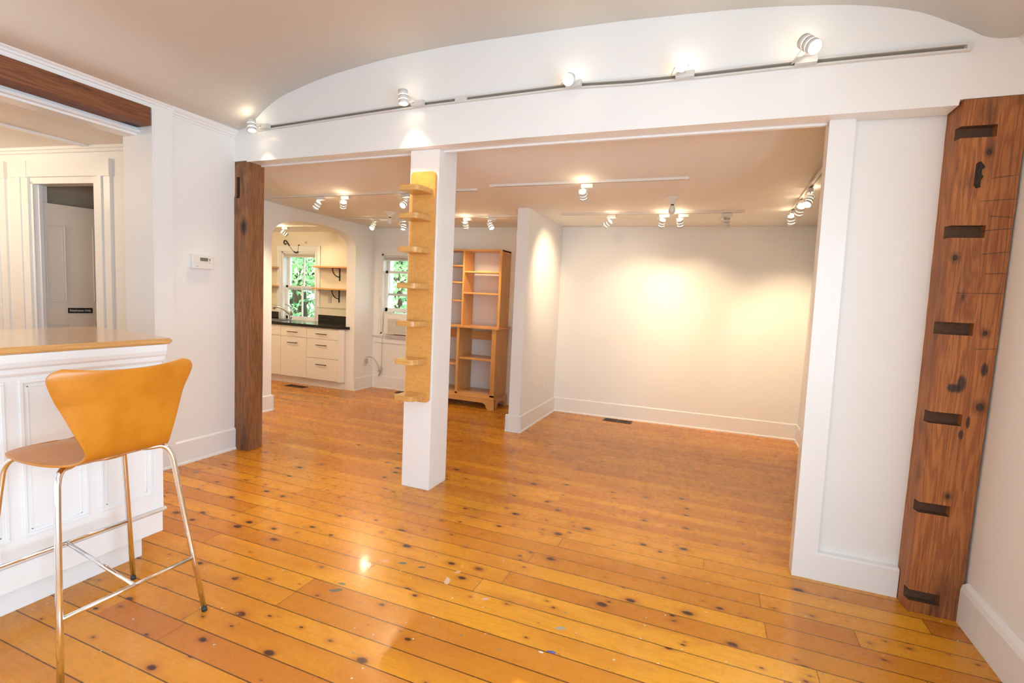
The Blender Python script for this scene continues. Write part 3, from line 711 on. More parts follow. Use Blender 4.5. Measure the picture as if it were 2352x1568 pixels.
# ------------------------------------------------------------------ bar stool
sx_, sy_, th = -2.319, 1.273, -.018
t = thing('bar_stool', 'bar stool with bent orange veneer shell on chrome tube legs, facing the bar', 'stool', (sx_, sy_, 0), th)
ST = WM[t]
def sw(a, b, z): return ST @ Vector((a, b, z))
zt = .758
def legpt(k, q, z):
    A = Vector((-.287 if k == 'f' else .251, q*(.285 if k == 'f' else .273), 0)); B = Vector((-.222 if k == 'f' else .131, q*(.213 if k == 'f' else .208), zt))
    return A.lerp(B, z/zt)
for k in 'fr':
    for q_ in (-1, 1):
        P = [legpt(k, q_, .012), legpt(k, q_, .30), legpt(k, q_, .64)]
        e = legpt(k, q_, .70); inn = Vector((-.07 if k == 'f' else .07, q_*.12, .775)); cor = legpt(k, q_, .785)
        for i in range(1, 9):
            s = i/9; P.append((1-s)**2*e+2*s*(1-s)*cor+s*s*(cor.lerp(inn, .45)+Vector((0,0,-.003))))
        P += [cor.lerp(inn, .7)+Vector((0,0,-.003)), inn]
        bm = nb(); tube(bm, [sw(*p) for p in P], .0112, 16)
        lg = obj('leg', bm, 'chrome', t)
        bm = nb(); f0 = legpt(k, q_, 0); f1 = legpt(k, q_, .02); tube(bm, [sw(*f0), sw(*f1)], .0118, 14); obj('foot_cap', bm, 'rubber', lg)
for k, z in (('r', .256), ('f', .325)):
    bm = nb(); tube(bm, [sw(*legpt(k, -1, z)), sw(*legpt(k, 1, z))], .0085, 14); obj('footrest_bar', bm, 'chrome', t)
bm = nb(); tube(bm, [sw(*legpt('r', -1, .256).lerp(legpt('r', 1, .256), .5)), sw(*legpt('f', -1, .325).lerp(legpt('f', 1, .325), .5))], .0085, 14); obj('cross_bar', bm, 'chrome', t)
bm = nb(); tube(bm, [sw(-.07,0,.778), sw(.07,0,.778)], .085, 20); 
bm.free(); bm = nb(); lathe(bm, [(.10,0),(.10,.012),(.095,.016)], sw(0,0,.768), (0,0,1), 24)
for a_ in (-.07,.07): tube(bm, [sw(a_,-.13,.775), sw(a_,.13,.775)], .010, 10)
obj('seat_plate', bm, 'chrome', t)
# shell
CLn = [(-.235,.794),(-.19,.800),(-.14,.802),(-.07,.799),(0,.797),(.06,.797),(.11,.797),(.15,.799),(.18,.806),(.203,.820),(.217,.842),(.226,.870),(.235,.91),(.245,.96),(.254,1.01),(.262,1.06),(.268,1.10),(.273,1.14),(.276,1.162),(.278,1.176)]
Wd = [.236,.236,.238,.240,.238,.228,.208,.186,.166,.155,.152,.161,.175,.192,.209,.228,.244,.257,.261,.261]
# resample
def resamp(P, W_, n):
    L = [0]
    for a, b in zip(P, P[1:]): L.append(L[-1]+math.hypot(b[0]-a[0], b[1]-a[1]))
    out = []
    for i in range(n+1):
        s = L[-1]*i/n; j = max(k for k in range(len(L)) if L[k] <= s+1e-9); j = min(j, len(P)-2); f = (s-L[j])/(L[j+1]-L[j])
        out.append((P[j][0]+(P[j+1][0]-P[j][0])*f, P[j][1]+(P[j+1][1]-P[j][1])*f, W_[j]+(W_[j+1]-W_[j])*f, s))
    return out, L[-1]
R_, LT = resamp(CLn, Wd, 110)
# smooth widths and centre line
for _ in range(6):
    R_ = [R_[0]]+[tuple((R_[i-1][k]+2*R_[i][k]+R_[i+1][k])/4 if k < 3 else R_[i][k] for k in range(4)) for i in range(1, len(R_)-1)]+[R_[-1]]
bm = nb(); NU = 24; grid = []
for i, (a, z, w, s) in enumerate(R_):
    rf_ = .13; rb_ = .05
    if s < rf_: w = w*(1-(1-s/rf_)**2.6)**(1/2.2) if s > 0 else .03
    if LT-s < rb_: w = w-.052+.052*math.sqrt(max(0, 1-(1-(LT-s)/rb_)**2))
    row = []
    back = max(0, min(1, (z-.84)/.2)); seat = max(0, min(1, (.16-a)/.15)) if z < .83 else 0
    for j in range(NU+1):
        u = -1+2*j/NU
        zz = z-.016*(1-u*u)*max(0, (z-1.05)/.12) + .006*u*u*seat
        aa = a-.030*u*u*back
        row.append(bm.verts.new(sw(aa, -.006-.022*max(0, min(1, (z-.84)/.22))+u*w, zz)))
    grid.append(row)
for r0, r1_ in zip(grid, grid[1:]):
    for j in range(NU): bm.faces.new((r0[j], r0[j+1], r1_[j+1], r1_[j]))
bmesh.ops.recalc_face_normals(bm, faces=bm.faces)
o = obj('seat_shell', bm, 'stool_wood', t, True)
md = o.modifiers.new('thick', 'SOLIDIFY'); md.thickness = .009; md.offset = 0
md = o.modifiers.new('bev', 'BEVEL'); md.width = .0025; md.segments = 2; md.limit_method = 'ANGLE'; md.angle_limit = math.radians(50)

# ------------------------------------------------------------------ thermostat, outlets, switch
t = thing('thermostat', 'white wall thermostat with small grey display on the left wall', 'thermostat', (-3.957, 2.945, 1.605))
bm = nb(); box(bm, -3.97, -3.962, 2.850, 3.046, 1.612, 1.724, .002); obj('back_plate', bm, 'plastic', t)
bm = nb(); box(bm, -3.964, -3.935, 2.858, 3.040, 1.608, 1.719, .005); cs = obj('case', bm, 'plastic', t)
bm = nb(); box(bm, -3.936, -3.933, 2.922, 2.990, 1.672, 1.700); obj('display', bm, 'lcd', t)
bm = nb(); box(bm, -3.937, -3.933, 3.000, 3.013, 1.676, 1.696, .001); obj('button', bm, 'grey_plastic', t)
bm = nb(); box(bm, -3.937, -3.933, 3.003, 3.010, 1.660, 1.667, .001); obj('button', bm, 'grey_plastic', t)
bm = nb(); box(bm, -3.9355, -3.9342, 2.888, 2.906, 1.626, 1.630); obj('logo', bm, 'grey_plastic', t)
bm = nb(); box(bm, -3.9357, -3.9344, 2.866, 3.034, 1.6555, 1.6568); obj('cover_seam', bm, 'beige_plastic', t)
def outlet(name, label, p, ax, mat='plastic', sw_=False):
    t = thing(name, label, 'outlet' if not sw_ else 'switch', p); x, y, z = p
    def b(u0, u1, z0, z1, d0, d1, nm, m, bev=.001):
        bm = nb()
        if ax == 'x': box(bm, x+d0, x+d1, y+u0, y+u1, z+z0, z+z1, bev)
        elif ax == '-x': box(bm, x-d1, x-d0, y+u0, y+u1, z+z0, z+z1, bev)
        else: box(bm, x+u0, x+u1, y-d1, y-d0, z+z0, z+z1, bev)
        return obj(nm, bm, m, t)
    b(-.035,.035,-.057,.057,0,.005,'cover_plate',mat,.002)
    if sw_: b(-.016,.016,-.033,.033,.004,.008,'rocker',mat)
    else:
        for dz in (-.024,.024): b(-.017,.017,dz-.014,dz+.014,.004,.007,'socket',mat)
    return t
outlet('wall_outlet', 'white outlet with the air conditioner plug in it, left of the back window', (-4.875, 6.27, .40), 'x')
outlet('wall_outlet', 'white outlet low on the partition beside the gallery', (-1.912, 6.04, .395), 'x')
outlet('light_switch', 'beige switch on the kitchen wall under the lower right shelf', (-5.854, 6.60, 1.312), 'y', 'beige_plastic', True)
bm = nb(); lathe(bm, [(.004,0),(.012,.004),(.018,.016),(.012,.026),(0,.029)], (-6.372,6.598,2.235), (0,-1,0), 14)
tag(obj('round_wall_cap', bm, 'plastic'), 'small round white cap on the wall above the kitchen window', 'cap')

# ------------------------------------------------------------------ bookcase
t = thing('bookcase', 'open honey pine bookcase with wider base on bracket feet against the back wall', 'bookcase', (-3.16, 6.2, 0))
XL, XR, XM = -3.72, -2.60, -3.16
def bb(name, x0, x1, y0, y1, z0, z1, m='pine_x', bev=.002):
    bm = nb(); box(bm, x0, x1, y0, y1, z0, z1, bev); return obj(name, bm, m, t)
# base
for s, (x0, x1) in (('l', (XL-.02, XL+.002)), ('r', (XR-.022, XR))): bb('side_panel', x0, x1, 6.02, 6.42, .15, 1.058, 'pine_z')
bb('centre_panel', XM-.012, XM+.012, 6.03, 6.42, .17, 1.058, 'pine_z')
bb('bottom_panel', XL, XR-.02, 6.025, 6.42, .165, .19)
bb('ledge', XL-.05, XR+.035, 5.985, 6.425, 1.058, 1.086, 'pine_x', .006)
bb('shelf', XM+.012, XR-.022, 6.035, 6.40, .635, .660); bb('shelf', XL, XM-.012, 6.035, 6.40, .545, .570)
bb('back_rail', XL, XR-.022, 6.40, 6.42, .885, 1.0)
bb('face_stile', XR-.062, XR, 6.005, 6.024, .165, 1.058, 'pine_z'); bb('face_stile', XL-.02, XL+.04, 6.005, 6.024, .165, 1.058, 'pine_z'); bb('face_stile', XM-.018, XM+.018, 6.005, 6.024, .165, 1.058, 'pine_z')
bb('face_rail', XL, XR, 6.005, 6.023, .150, .190)
# plinth with bracket feet
def bracket(L):   # profile of a skirt of length L with cut arch, (u,z)
    r = .07; ft = .10
    pts = [(0,0),(ft,0)]+[(ft+.02*math.sin(PI/2*i/4), .015+.02*i/4) for i in range(1,4)]+[(ft+.02+r*(1-math.cos(PI/2*i/6)), .04+.045*math.sin(PI/2*i/6)) for i in range(7)]
    return pts+[(L-a, b) for a, b in reversed(pts)]+[(L,.15),(0,.15)]
bm = nb(); L = XR-XL+.06; prism(bm, [(XL-.04+a, b) for a, b in bracket(L)], 5.985, 6.005, 'y'); box(bm, XL-.045, XR+.022, 5.982, 6.008, .138, .152, .004); obj('plinth', bm, 'pine_x', t)
for xx in (XR, XL-.04):
    bm = nb(); prism(bm, [(5.987+a*.88, b) for a, b in [(a_, b_) for a_, b_ in bracket(.50)]], xx, xx+.02, 'x'); obj('plinth', bm, 'pine_x', t)
# upper
for x0, x1 in ((XL, XL+.022), (XR-.022, XR)): bb('side_panel', x0, x1, 6.10, 6.40, 1.086, 2.102, 'pine_z')
bb('centre_panel', XM-.012, XM+.012, 6.10, 6.40, 1.086, 2.085, 'pine_z'); bb('top_panel', XL, XR, 6.095, 6.40, 2.082, 2.104)
bb('face_stile', XR-.034, XR, 6.088, 6.101, 1.086, 2.104, 'pine_z')
for z in (1.808, 1.524): bb('shelf', XM+.012, XR-.022, 6.105, 6.39, z-.012, z+.010)
for z in (1.884, 1.663, 1.417): bb('shelf', XL+.022, XM-.012, 6.105, 6.39, z-.012, z+.010)

# ------------------------------------------------------------------ kitchen
def pull(x, z, parent, w=.20, y=5.93):
    bm = nb(); tube(bm, [(x-w/2,y-.028,z),(x+w/2,y-.028,z)], .006, 8)
    for a in (-1,1): tube(bm, [(x+a*w*.36,y,z),(x+a*w*.36,y-.028,z)], .005, 8)
    obj('handle', bm, 'bronze', parent)
def cabinet(x0, x1, label, fronts):
    t = thing('base_cabinet', label, 'cabinet', ((x0+x1)/2, 6.2, 0), 0, None)
    bm = nb(); vox(bm, [x0,-6.935,-6.355,x1] if x0 < -7 else [x0,x1], [5.948,6.045,6.365,6.55], [.112,.76,.904], lambda x, y, z: not (x0 < -7 and -6.935 < x < -6.355 and 6.045 < y < 6.365 and z > .76))
    bmesh.ops.recalc_face_normals(bm, faces=bm.faces); obj('body', bm, 'cabinet', t)
    bm = nb(); box(bm, x0, x1, 5.99, 6.5, 0, .113); obj('toe_kick', bm, 'cabinet', t)
    for nm, z0, z1, hz in fronts:
        bm = nb(); box(bm, x0+.002, x1-.002, 5.93, 5.949, z0+.002, z1-.002, .002); f_ = obj(nm, bm, 'cabinet', t)
        if hz: pull((x0+x1)/2+(.0 if hz > 0 else 0), hz, f_)
cabinet(-5.695, -5.092, 'white kitchen base cabinet with three drawers, nearest the arch jamb', [('drawer', .735, .903, .812), ('drawer', .445, .733, .644), ('drawer', .118, .443, .350)])
cabinet(-6.212, -5.697, 'white kitchen base cabinet with one drawer over one door', [('drawer', .735, .903, .808), ('door', .118, .733, .643)])
cabinet(-7.20, -6.214, 'white kitchen base cabinet without visible handles under the sink', [('drawer_front', .735, .903, 0), ('door', .118, .733, 0)])
bm = nb(); prism(bm, [(-5.0915,5.93),(-5.035,5.985),(-5.035,6.55),(-5.0915,6.55)], .112, .904); prism(bm, [(-5.0915,5.99),(-5.035,6.03),(-5.035,6.5),(-5.0915,6.5)], 0, .112)
tag(obj('filler_panel', bm, 'cabinet'), 'angled white end panel between the drawers and the arch', 'panel')
bm = nb(); vox(bm, [-7.3,-6.93,-6.36,-5.10], [5.905,6.05,6.36,6.598], [.905,.944], lambda x, y, z: not (-6.93 < x < -6.36 and 6.05 < y < 6.36))
prism(bm, [(-5.10,5.905),(-4.955,5.995),(-4.955,6.008),(-5.03,6.012),(-5.035,6.598),(-5.10,6.598)], .905, .944)
bmesh.ops.recalc_face_normals(bm, faces=bm.faces)
tag(obj('countertop', bm, 'granite'), 'glossy black stone countertop of the kitchen', 'countertop')
for x0, x1, lab in ((-6.075,-5.036,'black stone backsplash right of the kitchen window'), (-7.3,-6.905,'black stone backsplash left of the kitchen window')):
    bm = nb(); box(bm, x0, x1, 6.575, 6.6, .944, 1.056, .002); tag(obj('backsplash', bm, 'granite'), lab, 'backsplash')
bm = nb(); box(bm, -6.08, -5.036, 6.585, 6.6, 1.056, 1.175); box(bm, -6.09, -5.036, 6.57, 6.6, 1.175, 1.195, .003); struct('trim_13', bm, 'cream')
bm = nb(); box(bm, -7.3, -6.99, 6.585, 6.6, 1.056, 1.175); box(bm, -7.3, -6.985, 6.57, 6.6, 1.175, 1.195, .003); struct('trim_14', bm, 'cream')
# sink
t = thing('sink', 'stainless steel sink set in the black countertop', 'sink', (-6.645, 6.205, .78))
bm = nb(); vox(bm, [-6.945,-6.918,-6.372,-6.345], [6.035,6.062,6.348,6.375], [.9435,.949], lambda x, y, z: not (-6.918 < x < -6.372 and 6.062 < y < 6.348)); bmesh.ops.recalc_face_normals(bm, faces=bm.faces); obj('rim', bm, 'steel', t)
bm = nb(); vox(bm, [-6.925,-6.915,-6.375,-6.365], [6.055,6.065,6.345,6.355], [.77,.78,.944], lambda x, y, z: not (-6.915 < x < -6.375 and 6.065 < y < 6.345 and z > .78)); bmesh.ops.recalc_face_normals(bm, faces=bm.faces); obj('basin', bm, 'steel', t)
t = thing('faucet', 'brushed steel pull-out faucet with raised lever behind the kitchen sink', 'faucet', (-6.507, 6.42, .944))
bm = nb(); lathe(bm, [(.026,0),(.024,.01),(.021,.02)], (-6.507,6.42,.944), (0,0,1))
P = [(-6.507,6.42,.95),(-6.512,6.42,1.0),(-6.527,6.415,1.041),(-6.560,6.40,1.078),(-6.603,6.38,1.109),(-6.655,6.355,1.138),(-6.699,6.335,1.152),(-6.735,6.32,1.150),(-6.765,6.305,1.125)]
tube(bm, P, [.022,.022,.022,.020,.018,.017,.018,.020,.021], 14); obj('spout', bm, 'steel', t)
bm = nb(); tube(bm, [(-6.497,6.42,1.02),(-6.494,6.42,1.08),(-6.498,6.42,1.15)], [.019,.019,.015], 12); tube(bm, [(-6.498,6.42,1.148),(-6.54,6.42,1.172),(-6.623,6.42,1.197)], [.010,.008,.006], 10); obj('lever', bm, 'steel', t)
# kitchen shelves
def kshelf(x0, x1, z, label, side, brk=None):
    t = thing('wall_shelf', label, 'shelf', ((x0+x1)/2, 6.5, z-.01), 0, None)
    r = .13; y0, y1 = 6.36, 6.598
    pts = [(x1,y1),(x0,y1)]+[(x0+r-r*math.cos(a), y1-.03-(y1-.03-y0)*math.sin(a)) for a in [PI/2*i/8 for i in range(9)]]+[(x1,y0)] if side == 'l' else \
          [(x0,y0)]+[(x1-r+r*math.cos(a), y1-.03-(y1-.03-y0)*math.sin(a)) for a in [PI/2*(8-i)/8 for i in range(9)]]+[(x1,y1),(x0,y1)]
    bm = nb(); prism(bm, pts, z-.011, z+.011); obj('board', bm, 'pine_x', t)
    if brk:
        bm = nb(); x = brk; box(bm, x-.011, x+.011, 6.588, 6.598, z-.21, z-.011, .002); box(bm, x-.011, x+.011, 6.41, 6.596, z-.017, z-.011, .001)
        tube(bm, [(x, 6.59-.165*math.sin(PI/2*i/10), z-.15+.135*(1-math.cos(PI/2*i/10))) for i in range(11)], .008, 8)
        obj('bracket', bm, 'black_iron', t)
kshelf(-6.10, -5.036, 1.832, 'upper pine shelf with black iron bracket right of the kitchen window', 'l', -5.66)
kshelf(-6.11, -5.036, 1.484, 'lower pine shelf with black iron bracket right of the kitchen window', 'l', -5.665)
kshelf(-7.3, -6.93, 1.812, 'upper short pine shelf left of the kitchen window', 'r'); kshelf(-7.3, -6.93, 1.497, 'lower short pine shelf left of the kitchen window', 'r')
# scroll hook
P = [(a*1.013, 6.585, 1.5+(c_-1.5)*1.013) for a, b_, c_ in [(-6.70,6.50,2.205),(-6.73,6.50,2.195),(-6.752,6.50,2.215),(-6.752,6.50,2.243),(-6.730,6.50,2.258),(-6.700,6.50,2.245),(-6.66,6.50,2.20),(-6.60,6.50,2.135),(-6.54,6.50,2.08),(-6.50,6.50,2.056),(-6.465,6.50,2.062),(-6.443,6.50,2.09),(-6.437,6.50,2.14),(-6.433,6.50,2.19)]]
def catmull(P, n=4):
    out = []; P = [Vector(p) for p in P]
    for i in range(len(P)-1):
        p0, p1, p2, p3 = P[max(i-1,0)], P[i], P[i+1], P[min(i+2,len(P)-1)]
        for s in range(n):
            t_ = s/n; out.append(.5*((2*p1)+(p2-p0)*t_+(2*p0-5*p1+4*p2-p3)*t_*t_+(3*p1-p0-3*p2+p3)*t_**3))
    return out+[P[-1]]
bm = nb(); tube(bm, catmull(P), .0085, 8); tube(bm, [(-6.518,6.585,2.185),(-6.518,6.602,2.185)], .007, 8)
tag(obj('scroll_hook', bm, 'black_iron'), 'black wrought iron scroll hook above the kitchen window', 'hook')

# ------------------------------------------------------------------ air conditioner and cord
t = thing('air_conditioner', 'white window air conditioner in the back room window', 'air conditioner', (-4.32, 6.40, .84))
bm = nb(); box(bm, -4.555, -4.09, 6.33, 6.70, .868, 1.165, .006); obj('case', bm, 'plastic', t)
bm = nb(); box(bm, -4.56, -4.085, 6.29, 6.335, .864, 1.14, .008); fr = obj('front_cover', bm, 'plastic', t)
bm = nb()
for k in range(13): box(bm, -4.49, -4.10, 6.282, 6.292, .885+k*.0165, .892+k*.0165)
obj('grille', bm, 'beige_plastic', fr)
bm = nb(); vs = box(bm, -4.55, -4.095, 6.292, 6.34, 1.138, 1.160, .003)
obj('control_panel', bm, 'plastic', t)
bm = nb(); box(bm, -4.50, -4.44, 6.296, 6.330, 1.160, 1.164, .001); box(bm, -4.40, -4.28, 6.300, 6.328, 1.160, 1.163, .001); obj('air_outlet', bm, 'grey_plastic', t)
bm = nb(); box(bm, -4.715, -4.555, 6.50, 6.512, .866, 1.185)
for k in range(6): box(bm, -4.705+k*.025, -4.699+k*.025, 6.494, 6.502, .868, 1.18)
obj('side_curtain', bm, 'plastic', t)
bm = nb(); box(bm, -4.46, -4.10, 6.40, 6.47, .842, .866); obj('wood_block', bm, 'timber', t)
bm = nb(); P = [(-4.56,6.33,.875),(-4.60,6.32,.82),(-4.625,6.345,.60),(-4.65,6.38,.42),(-4.67,6.40,.30),(-4.70,6.40,.22),(-4.72,6.40,.18),(-4.70,6.405,.21),(-4.665,6.40,.28),(-4.655,6.39,.335),(-4.685,6.395,.33),(-4.70,6.40,.26),(-4.715,6.40,.30),(-4.725,6.39,.36),(-4.77,6.36,.45),(-4.82,6.32,.485),(-4.855,6.29,.475),(-4.86,6.275,.45)]
tube(bm, catmull(P, 6), .0048, 8)
t = thing('power_cord', 'grey cord hanging from the air conditioner to the outlet', 'cord', (-4.7,6.4,.19)); obj('cable', bm, 'cord', t)
bm = nb(); box(bm, -4.868, -4.835, 6.248, 6.292, .385, .455, .006); obj('plug', bm, 'cord', t)
bm = nb(); tube(bm, [(-4.66,6.385,.27),(-4.69,6.39,.265),(-4.72,6.395,.27)], .008, 8); obj('tie', bm, 'cord', t)

# ------------------------------------------------------------------ floor vents
def vent(cx, cy, w, d, label):
    t = thing('floor_vent', label, 'vent', (cx, cy, 0))
    bm = nb(); e = .014
    vox(bm, [cx-w/2,cx-w/2+e,cx+w/2-e,cx+w/2], [cy-d/2,cy-d/2+e,cy+d/2-e,cy+d/2], [.0005,.006], lambda x, y, z: not (abs(x-cx) < w/2-e and abs(y-cy) < d/2-e)); bmesh.ops.recalc_face_normals(bm, faces=bm.faces); obj('frame', bm, 'vent', t)
    bm = nb(); box(bm, cx-w/2+e, cx+w/2-e, cy-d/2+e, cy+d/2-e, .0004, .0015); obj('opening', bm, 'knot', t)  # solid dark sheet stands in for the shade below the slats
    bm = nb(); n = int((w-2*e)/.018)
    for k in range(n+1):
        x = cx-w/2+e+k*(w-2*e)/n; box(bm, x-.003, x+.003, cy-d/2+e, cy+d/2-e, .001, .005)
    box(bm, cx-.012, cx+.012, cy-d/2+e, cy+d/2-e, .001, .0055); obj('slats', bm, 'vent', t)
vent(-1.02, 6.335, .35, .135, 'brown metal floor vent in front of the far gallery wall')
vent(-5.76, 5.80, .34, .13, 'dark floor vent in front of the kitchen drawers')
vent(-4.16, 6.30, .30, .13, 'dark floor vent under the air conditioner, mostly behind the column shelf')

# ------------------------------------------------------------------ hall door leaf
A = Vector((-6.118, 2.905, 0)); ang = math.atan2(.483, .113)
t = thing('door_1', '', '', (A.x, A.y, 0), ang)
del t['label']; del t['category']; t['kind'] = 'structure'
DM = WM[t]
def dbox(bm, a, b, c_, d, e, f, bev=0):     # local: x along leaf, y thickness (front face at y=0, front towards -y)
    vs = box(bm, a, b, c_, d, e, f, bev)
n_ = nb(); dbox(n_, 0, .80, 0, .035, .02, 2.196, .002); n_.transform(DM); leaf = obj('door_leaf', n_, 'door', t)
for (a, b) in ((.03,.185),(.40,.62)):
    for z0, z1 in ((1.235,2.00),(.25,1.02)):
        n_ = nb()
        for q4 in ((a,b,z0,z0+.012),(a,b,z1-.012,z1),(a,a+.012,z0,z1),(b-.012,b,z0,z1)): dbox(n_, q4[0], q4[1], -.006, .002, q4[2], q4[3], .002)
        for q4 in ((a+.022,b-.022,z0+.022,z0+.026),(a+.022,b-.022,z1-.026,z1-.022),(a+.022,a+.026,z0+.022,z1-.022),(b-.026,b-.022,z0+.022,z1-.022)): dbox(n_, q4[0], q4[1], -.003, .002, q4[2], q4[3], .001)
        n_.transform(DM); obj('panel_moulding', n_, 'door', leaf)
n_ = nb(); lathe(n_, [(.022,0),(.022,.004),(.008,.008),(.008,.03),(.022,.036),(.026,.05),(.018,.062),(0,.064)], (.66,0,1.06), (0,-1,0), 16); n_.transform(DM); obj('door_knob', n_, 'bronze', leaf)
n_ = nb(); dbox(n_, .545, .56, -.02, 0, 1.84, 1.87, .003); n_.transform(DM); obj('coat_hook', n_, 'bronze', leaf)
n_ = nb(); dbox(n_, .185, .385, -.004, .001, 1.122, 1.176, .001); n_.transform(DM); sg = obj('door_sign', n_, 'sign', t)
cu = bpy.data.curves.new('lettering', 'FONT'); cu.body = 'Employees Only'; cu.size = .0262; cu.extrude = .0006; cu.align_x = 'CENTER'; cu.align_y = 'CENTER'; cu.offset = .0004
tmp = bpy.data.objects.new('lettering_tmp', cu); C.objects.link(tmp)
dg = bpy.context.evaluated_depsgraph_get(); me = bpy.data.meshes.new_from_object(tmp.evaluated_get(dg)); bpy.data.objects.remove(tmp)
tm = bmesh.new(); tm.from_mesh(me); tm.transform(DM @ Matrix.Translation((.285,-.0045,1.149)) @ Matrix.Rotation(PI/2, 4, 'X')); obj('lettering', tm, 'sign_text', sg)
n_ = nb(); hbox(n_, sx(-5.35), sx(-6.12), .35, .36, 0, .001); n_.free()

# unseen lamps of neighbouring rooms; the kitchen one is added to brighten it
def ceil_lamp(name, x, y, z, e, col, label):
    t = thing(name, label, 'ceiling light', (x, y, z))
    bm = nb(); lathe(bm, [(.15,0),(.15,-.02),(0,-.021)], (x, y, z), (0,0,1), 24); obj('base', bm, 'plastic', t)
    bm = nb(); lathe(bm, [(.14,-.02),(.13,-.05),(.08,-.08),(0,-.09)], (x, y, z), (0,0,1), 24); obj('shade', bm, 'lit_soft', t)
    l = bpy.data.objects.new(name+'_light', lamp_data('POINT', name+'_light', e, col, shadow_soft_size=.12)); C.objects.link(l); l.location = (x, y, z-.18)
# ------------------------------------------------------------------ track lighting
def track(x0, x1, y, z, label, axis='x', wall=False):
    t = thing('light_track', label, 'light track', ((x0+x1)/2 if axis == 'x' else y, y if axis == 'x' else (x0+x1)/2, z))
    def b(u0, u1, v0, v1, z0, z1, nm, m):
        bm = nb()
        if axis == 'x': box(bm, u0, u1, y+v0, y+v1, z+z0, z+z1)
        else: box(bm, y+v0, y+v1, u0, u1, z+z0, z+z1)
        return obj(nm, bm, m, t)
    b(x0, x1, -.017, .017, -.004, .0, 'channel_top', 'track_ceiling')
    b(x0, x1, -.017, -.008, -.02, -.004, 'rail', 'track_ceiling'); b(x0, x1, .008, .017, -.02, -.004, 'rail', 'track_ceiling')
    b(x0+.03, x1-.03, -.0075, .0075, -.0192, -.004, 'slot', 'slot')  # solid dark strip stands in for the shadow line along the track
    b(x0-.004, x0+.012, -.018, .018, -.021, 0, 'end_cap', 'track_ceiling'); b(x1-.012, x1+.004, -.018, .018, -.021, 0, 'end_cap', 'track_ceiling')
def tz(y): return CZ(y)+.0005
track(-4.68, -2.12, 4.30, CZ(4.30)-.001, 'long white ceiling track with three lit spots, left of the column')
track(-1.95, -.26, 4.22, CZ(4.22)-.001, 'white ceiling track with a single spot, right of the column')
track(-4.79, -2.18, 5.57, CZ(5.57)-.001, 'white ceiling track crossing in front of the bookcase')
track(-1.66, .205, 5.52, CZ(5.52)-.001, 'white ceiling track with four spots in the gallery')
track(3.35, 5.60, .62, CZ(4.6)-.001+.0, 'white ceiling track running back along the right gallery wall', 'y')
track(-6.9, -5.3, 5.9, 2.409, 'white ceiling track inside the kitchen')
# track on the header face (faces the camera)
t = thing('light_track', 'long white track mounted on the face of the white header', 'light track', (-1.27, HY(-1.27), 2.79))
TZ = [(-3.57,2.800),(-2.16,2.822),(-.93,2.815),(-.43,2.783),(.33,2.775),(1.01,2.753)]
def TZc(x): return lerp(x, TZ)
def hstrip(x0, x1, d0, d1, z0, z1, nm, m, n=12):
    bm = nb(); sweepx(bm, x0, x1, lambda x: [(HY(x)-d0, TZc(x)+z0), (HY(x)-d1, TZc(x)+z0), (HY(x)-d1, TZc(x)+z1), (HY(x)-d0, TZc(x)+z1)], n); return obj(nm, bm, m, t)
hstrip(-3.66, 1.01, -.002, .004, -.018, .018, 'channel_back', 'track')
hstrip(-3.66, 1.01, .004, .021, -.018, -.009, 'rail', 'track'); hstrip(-3.66, 1.01, .004, .021, .009, .018, 'rail', 'track')
hstrip(-3.56, .99, .004, .008, -.0085, .0085, 'slot', 'slot')
hstrip(.995, 1.015, -.002, .022, -.019, .019, 'end_cap', 'track', 1); hstrip(-1.75, -1.66, .004, .0225, -.0185, .0185, 'joiner', 'track', 1)

